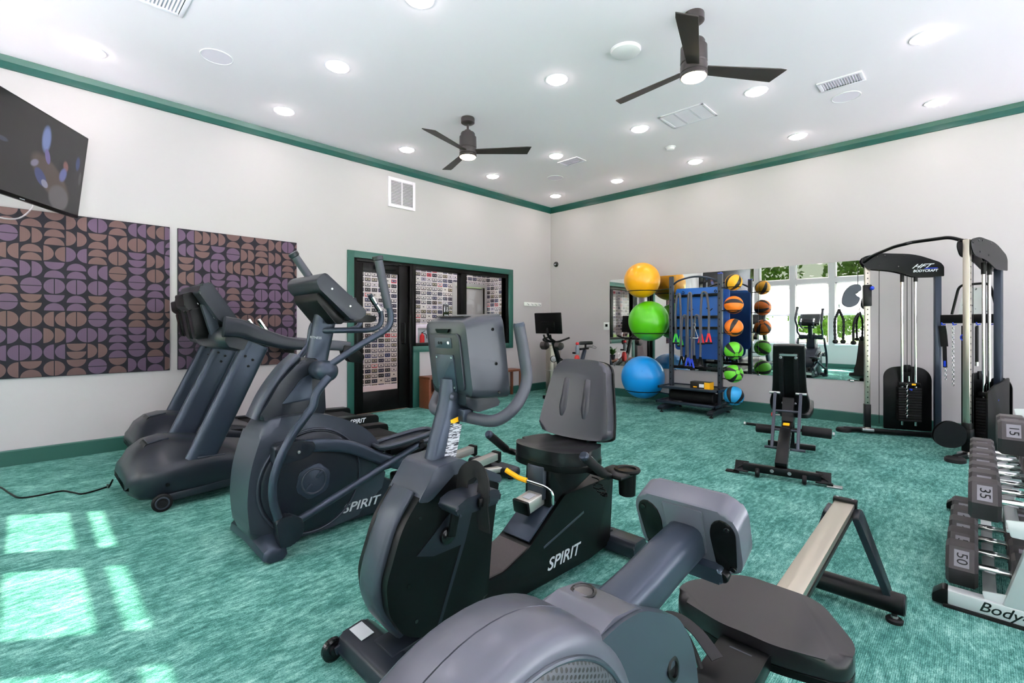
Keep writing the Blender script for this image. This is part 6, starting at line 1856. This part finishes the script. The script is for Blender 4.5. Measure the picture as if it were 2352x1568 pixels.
B().lathe([(.017, 0), (.028, .008), (.028, .03), (.018, .045), (0, .046)], (6.45, SY-.14, .895), (0, 0, 1), 18).build('cap', 'red_plastic', bt)
B().box((6.45, SY-.10, .76), (.06, .09, .03), .006).build('bottle_holder', 'black_plastic', sb)
tw_ = B().prism(smooth2([(6.40, .60), (6.44, .72), (6.49, .70), (6.50, .60), (6.46, .54)], 3), SY-.155, SY-.10, 'y', .01)
tag(tw_.build('red_towel', mat('towel_red', (214, 70, 66), .9), org=(6.45, SY-.12, .55)), 'small red cloth hanging on the spin bike frame', 'towel')

# ================================================================== steel wipes dispenser
wd_ = thing('wipes_dispenser', 'tall brushed steel wipes dispenser standing behind the spin bike', 'dispenser', (6.72, 5.50, 0))
B().lathe([(0, .0), (.14, .0), (.14, .03), (.135, .032), (.135, .82), (.14, .825), (.14, .85), (.10, .87), (0, .875)], (6.72, 5.50, 0), (0, 0, 1), 40).build('body', 'brushed_steel', wd_)
fd = Vector((-.72, -.69, 0)).normalized()
side = Vector((.69, -.72, 0))
cc_ = Vector((6.72, 5.50, .62))+fd*.128
B().torus(cc_, .055, .008, fd, 28, 8).build('port_ring', 'black_plastic', wd_)
B().lathe([(0, 0), (.052, 0), (.05, .006), (0, .008)], cc_, fd, 24).build('port_lid', 'zinc', wd_)
B().lathe([(.142, 0), (.143, .02), (.138, .022), (.138, 0)], (6.72, 5.50, .4), (0, 0, 1), 40).build('band', 'aluminium', wd_)

# ================================================================== wooden bench with plant
wb = thing('wooden_bench', 'long brown wooden bench below the interior window', 'bench', (5.08, 5.80, 0))
B().span(4.10, 6.07, 5.66, 5.93, .43, .465, .004).build('bench_top', 'wood_brown', wb)
for x in (4.12, 4.30, 5.10):
    B().span(x-.02, x+.02, 5.67, 5.92, 0, .43, .003).build('side_panel', 'wood_brown', wb)
for yy in (5.69, 5.90):
    B().span(6.03, 6.07, yy-.02, yy+.02, 0, .43, .003).build('leg', 'wood_brown', wb)
B().span(4.14, 5.10, 5.67, 5.92, .20, .225, .003).build('lower_shelf', 'wood_brown', wb)
pt = thing('potted_plant', 'small leafy plant in a dark pot on the wooden bench', 'plant', (5.24, 5.80, .465))
B().lathe([(0, 0), (.05, 0), (.065, .10), (.07, .11), (.062, .11), (.055, .09), (0, .088)], (5.24, 5.80, .465), (0, 0, 1), 20).build('pot', 'graphite', pt)
k = NT('plant_leaf')
M['plant_leaf'] = k.set(color=k.mix(k.noise(30, 2), lin((30, 74, 26)), lin((70, 120, 50))), rough=.4)
random.seed(3)
for i in range(16):
    a_ = i*2.4
    el_ = .3+.5*random.random()
    L = .16+.1*random.random()
    d_ = Vector((math.cos(a_)*math.cos(el_), math.sin(a_)*math.cos(el_)*.6, math.sin(el_)+.35)).normalized()
    p0 = Vector((5.24, 5.80, .56))
    p1 = p0+d_*L*.6
    p2 = p0+d_*L+Vector((0, 0, -.03))
    sd_ = d_.cross(Vector((0, 0, 1))).normalized()*.028
    lf_ = B().loft([[p0-sd_*.1, p0+sd_*.1, p0+Vector((0, 0, .002))], [p1-sd_, p1+sd_, p1+Vector((0, 0, .006))], [p2-sd_*.1, p2+sd_*.1, p2+Vector((0, 0, .002))]])
    lf_.build('leaf', 'plant_leaf', pt)
tag(B().torus((4.98, 5.80, .54), .06, .014, (0, 1, 0), 28, 10).build('ring_ornament', 'white_plastic', org=(4.98, 5.80, .466)), 'white ring shaped ornament on the wooden bench beside the plant', 'ornament')
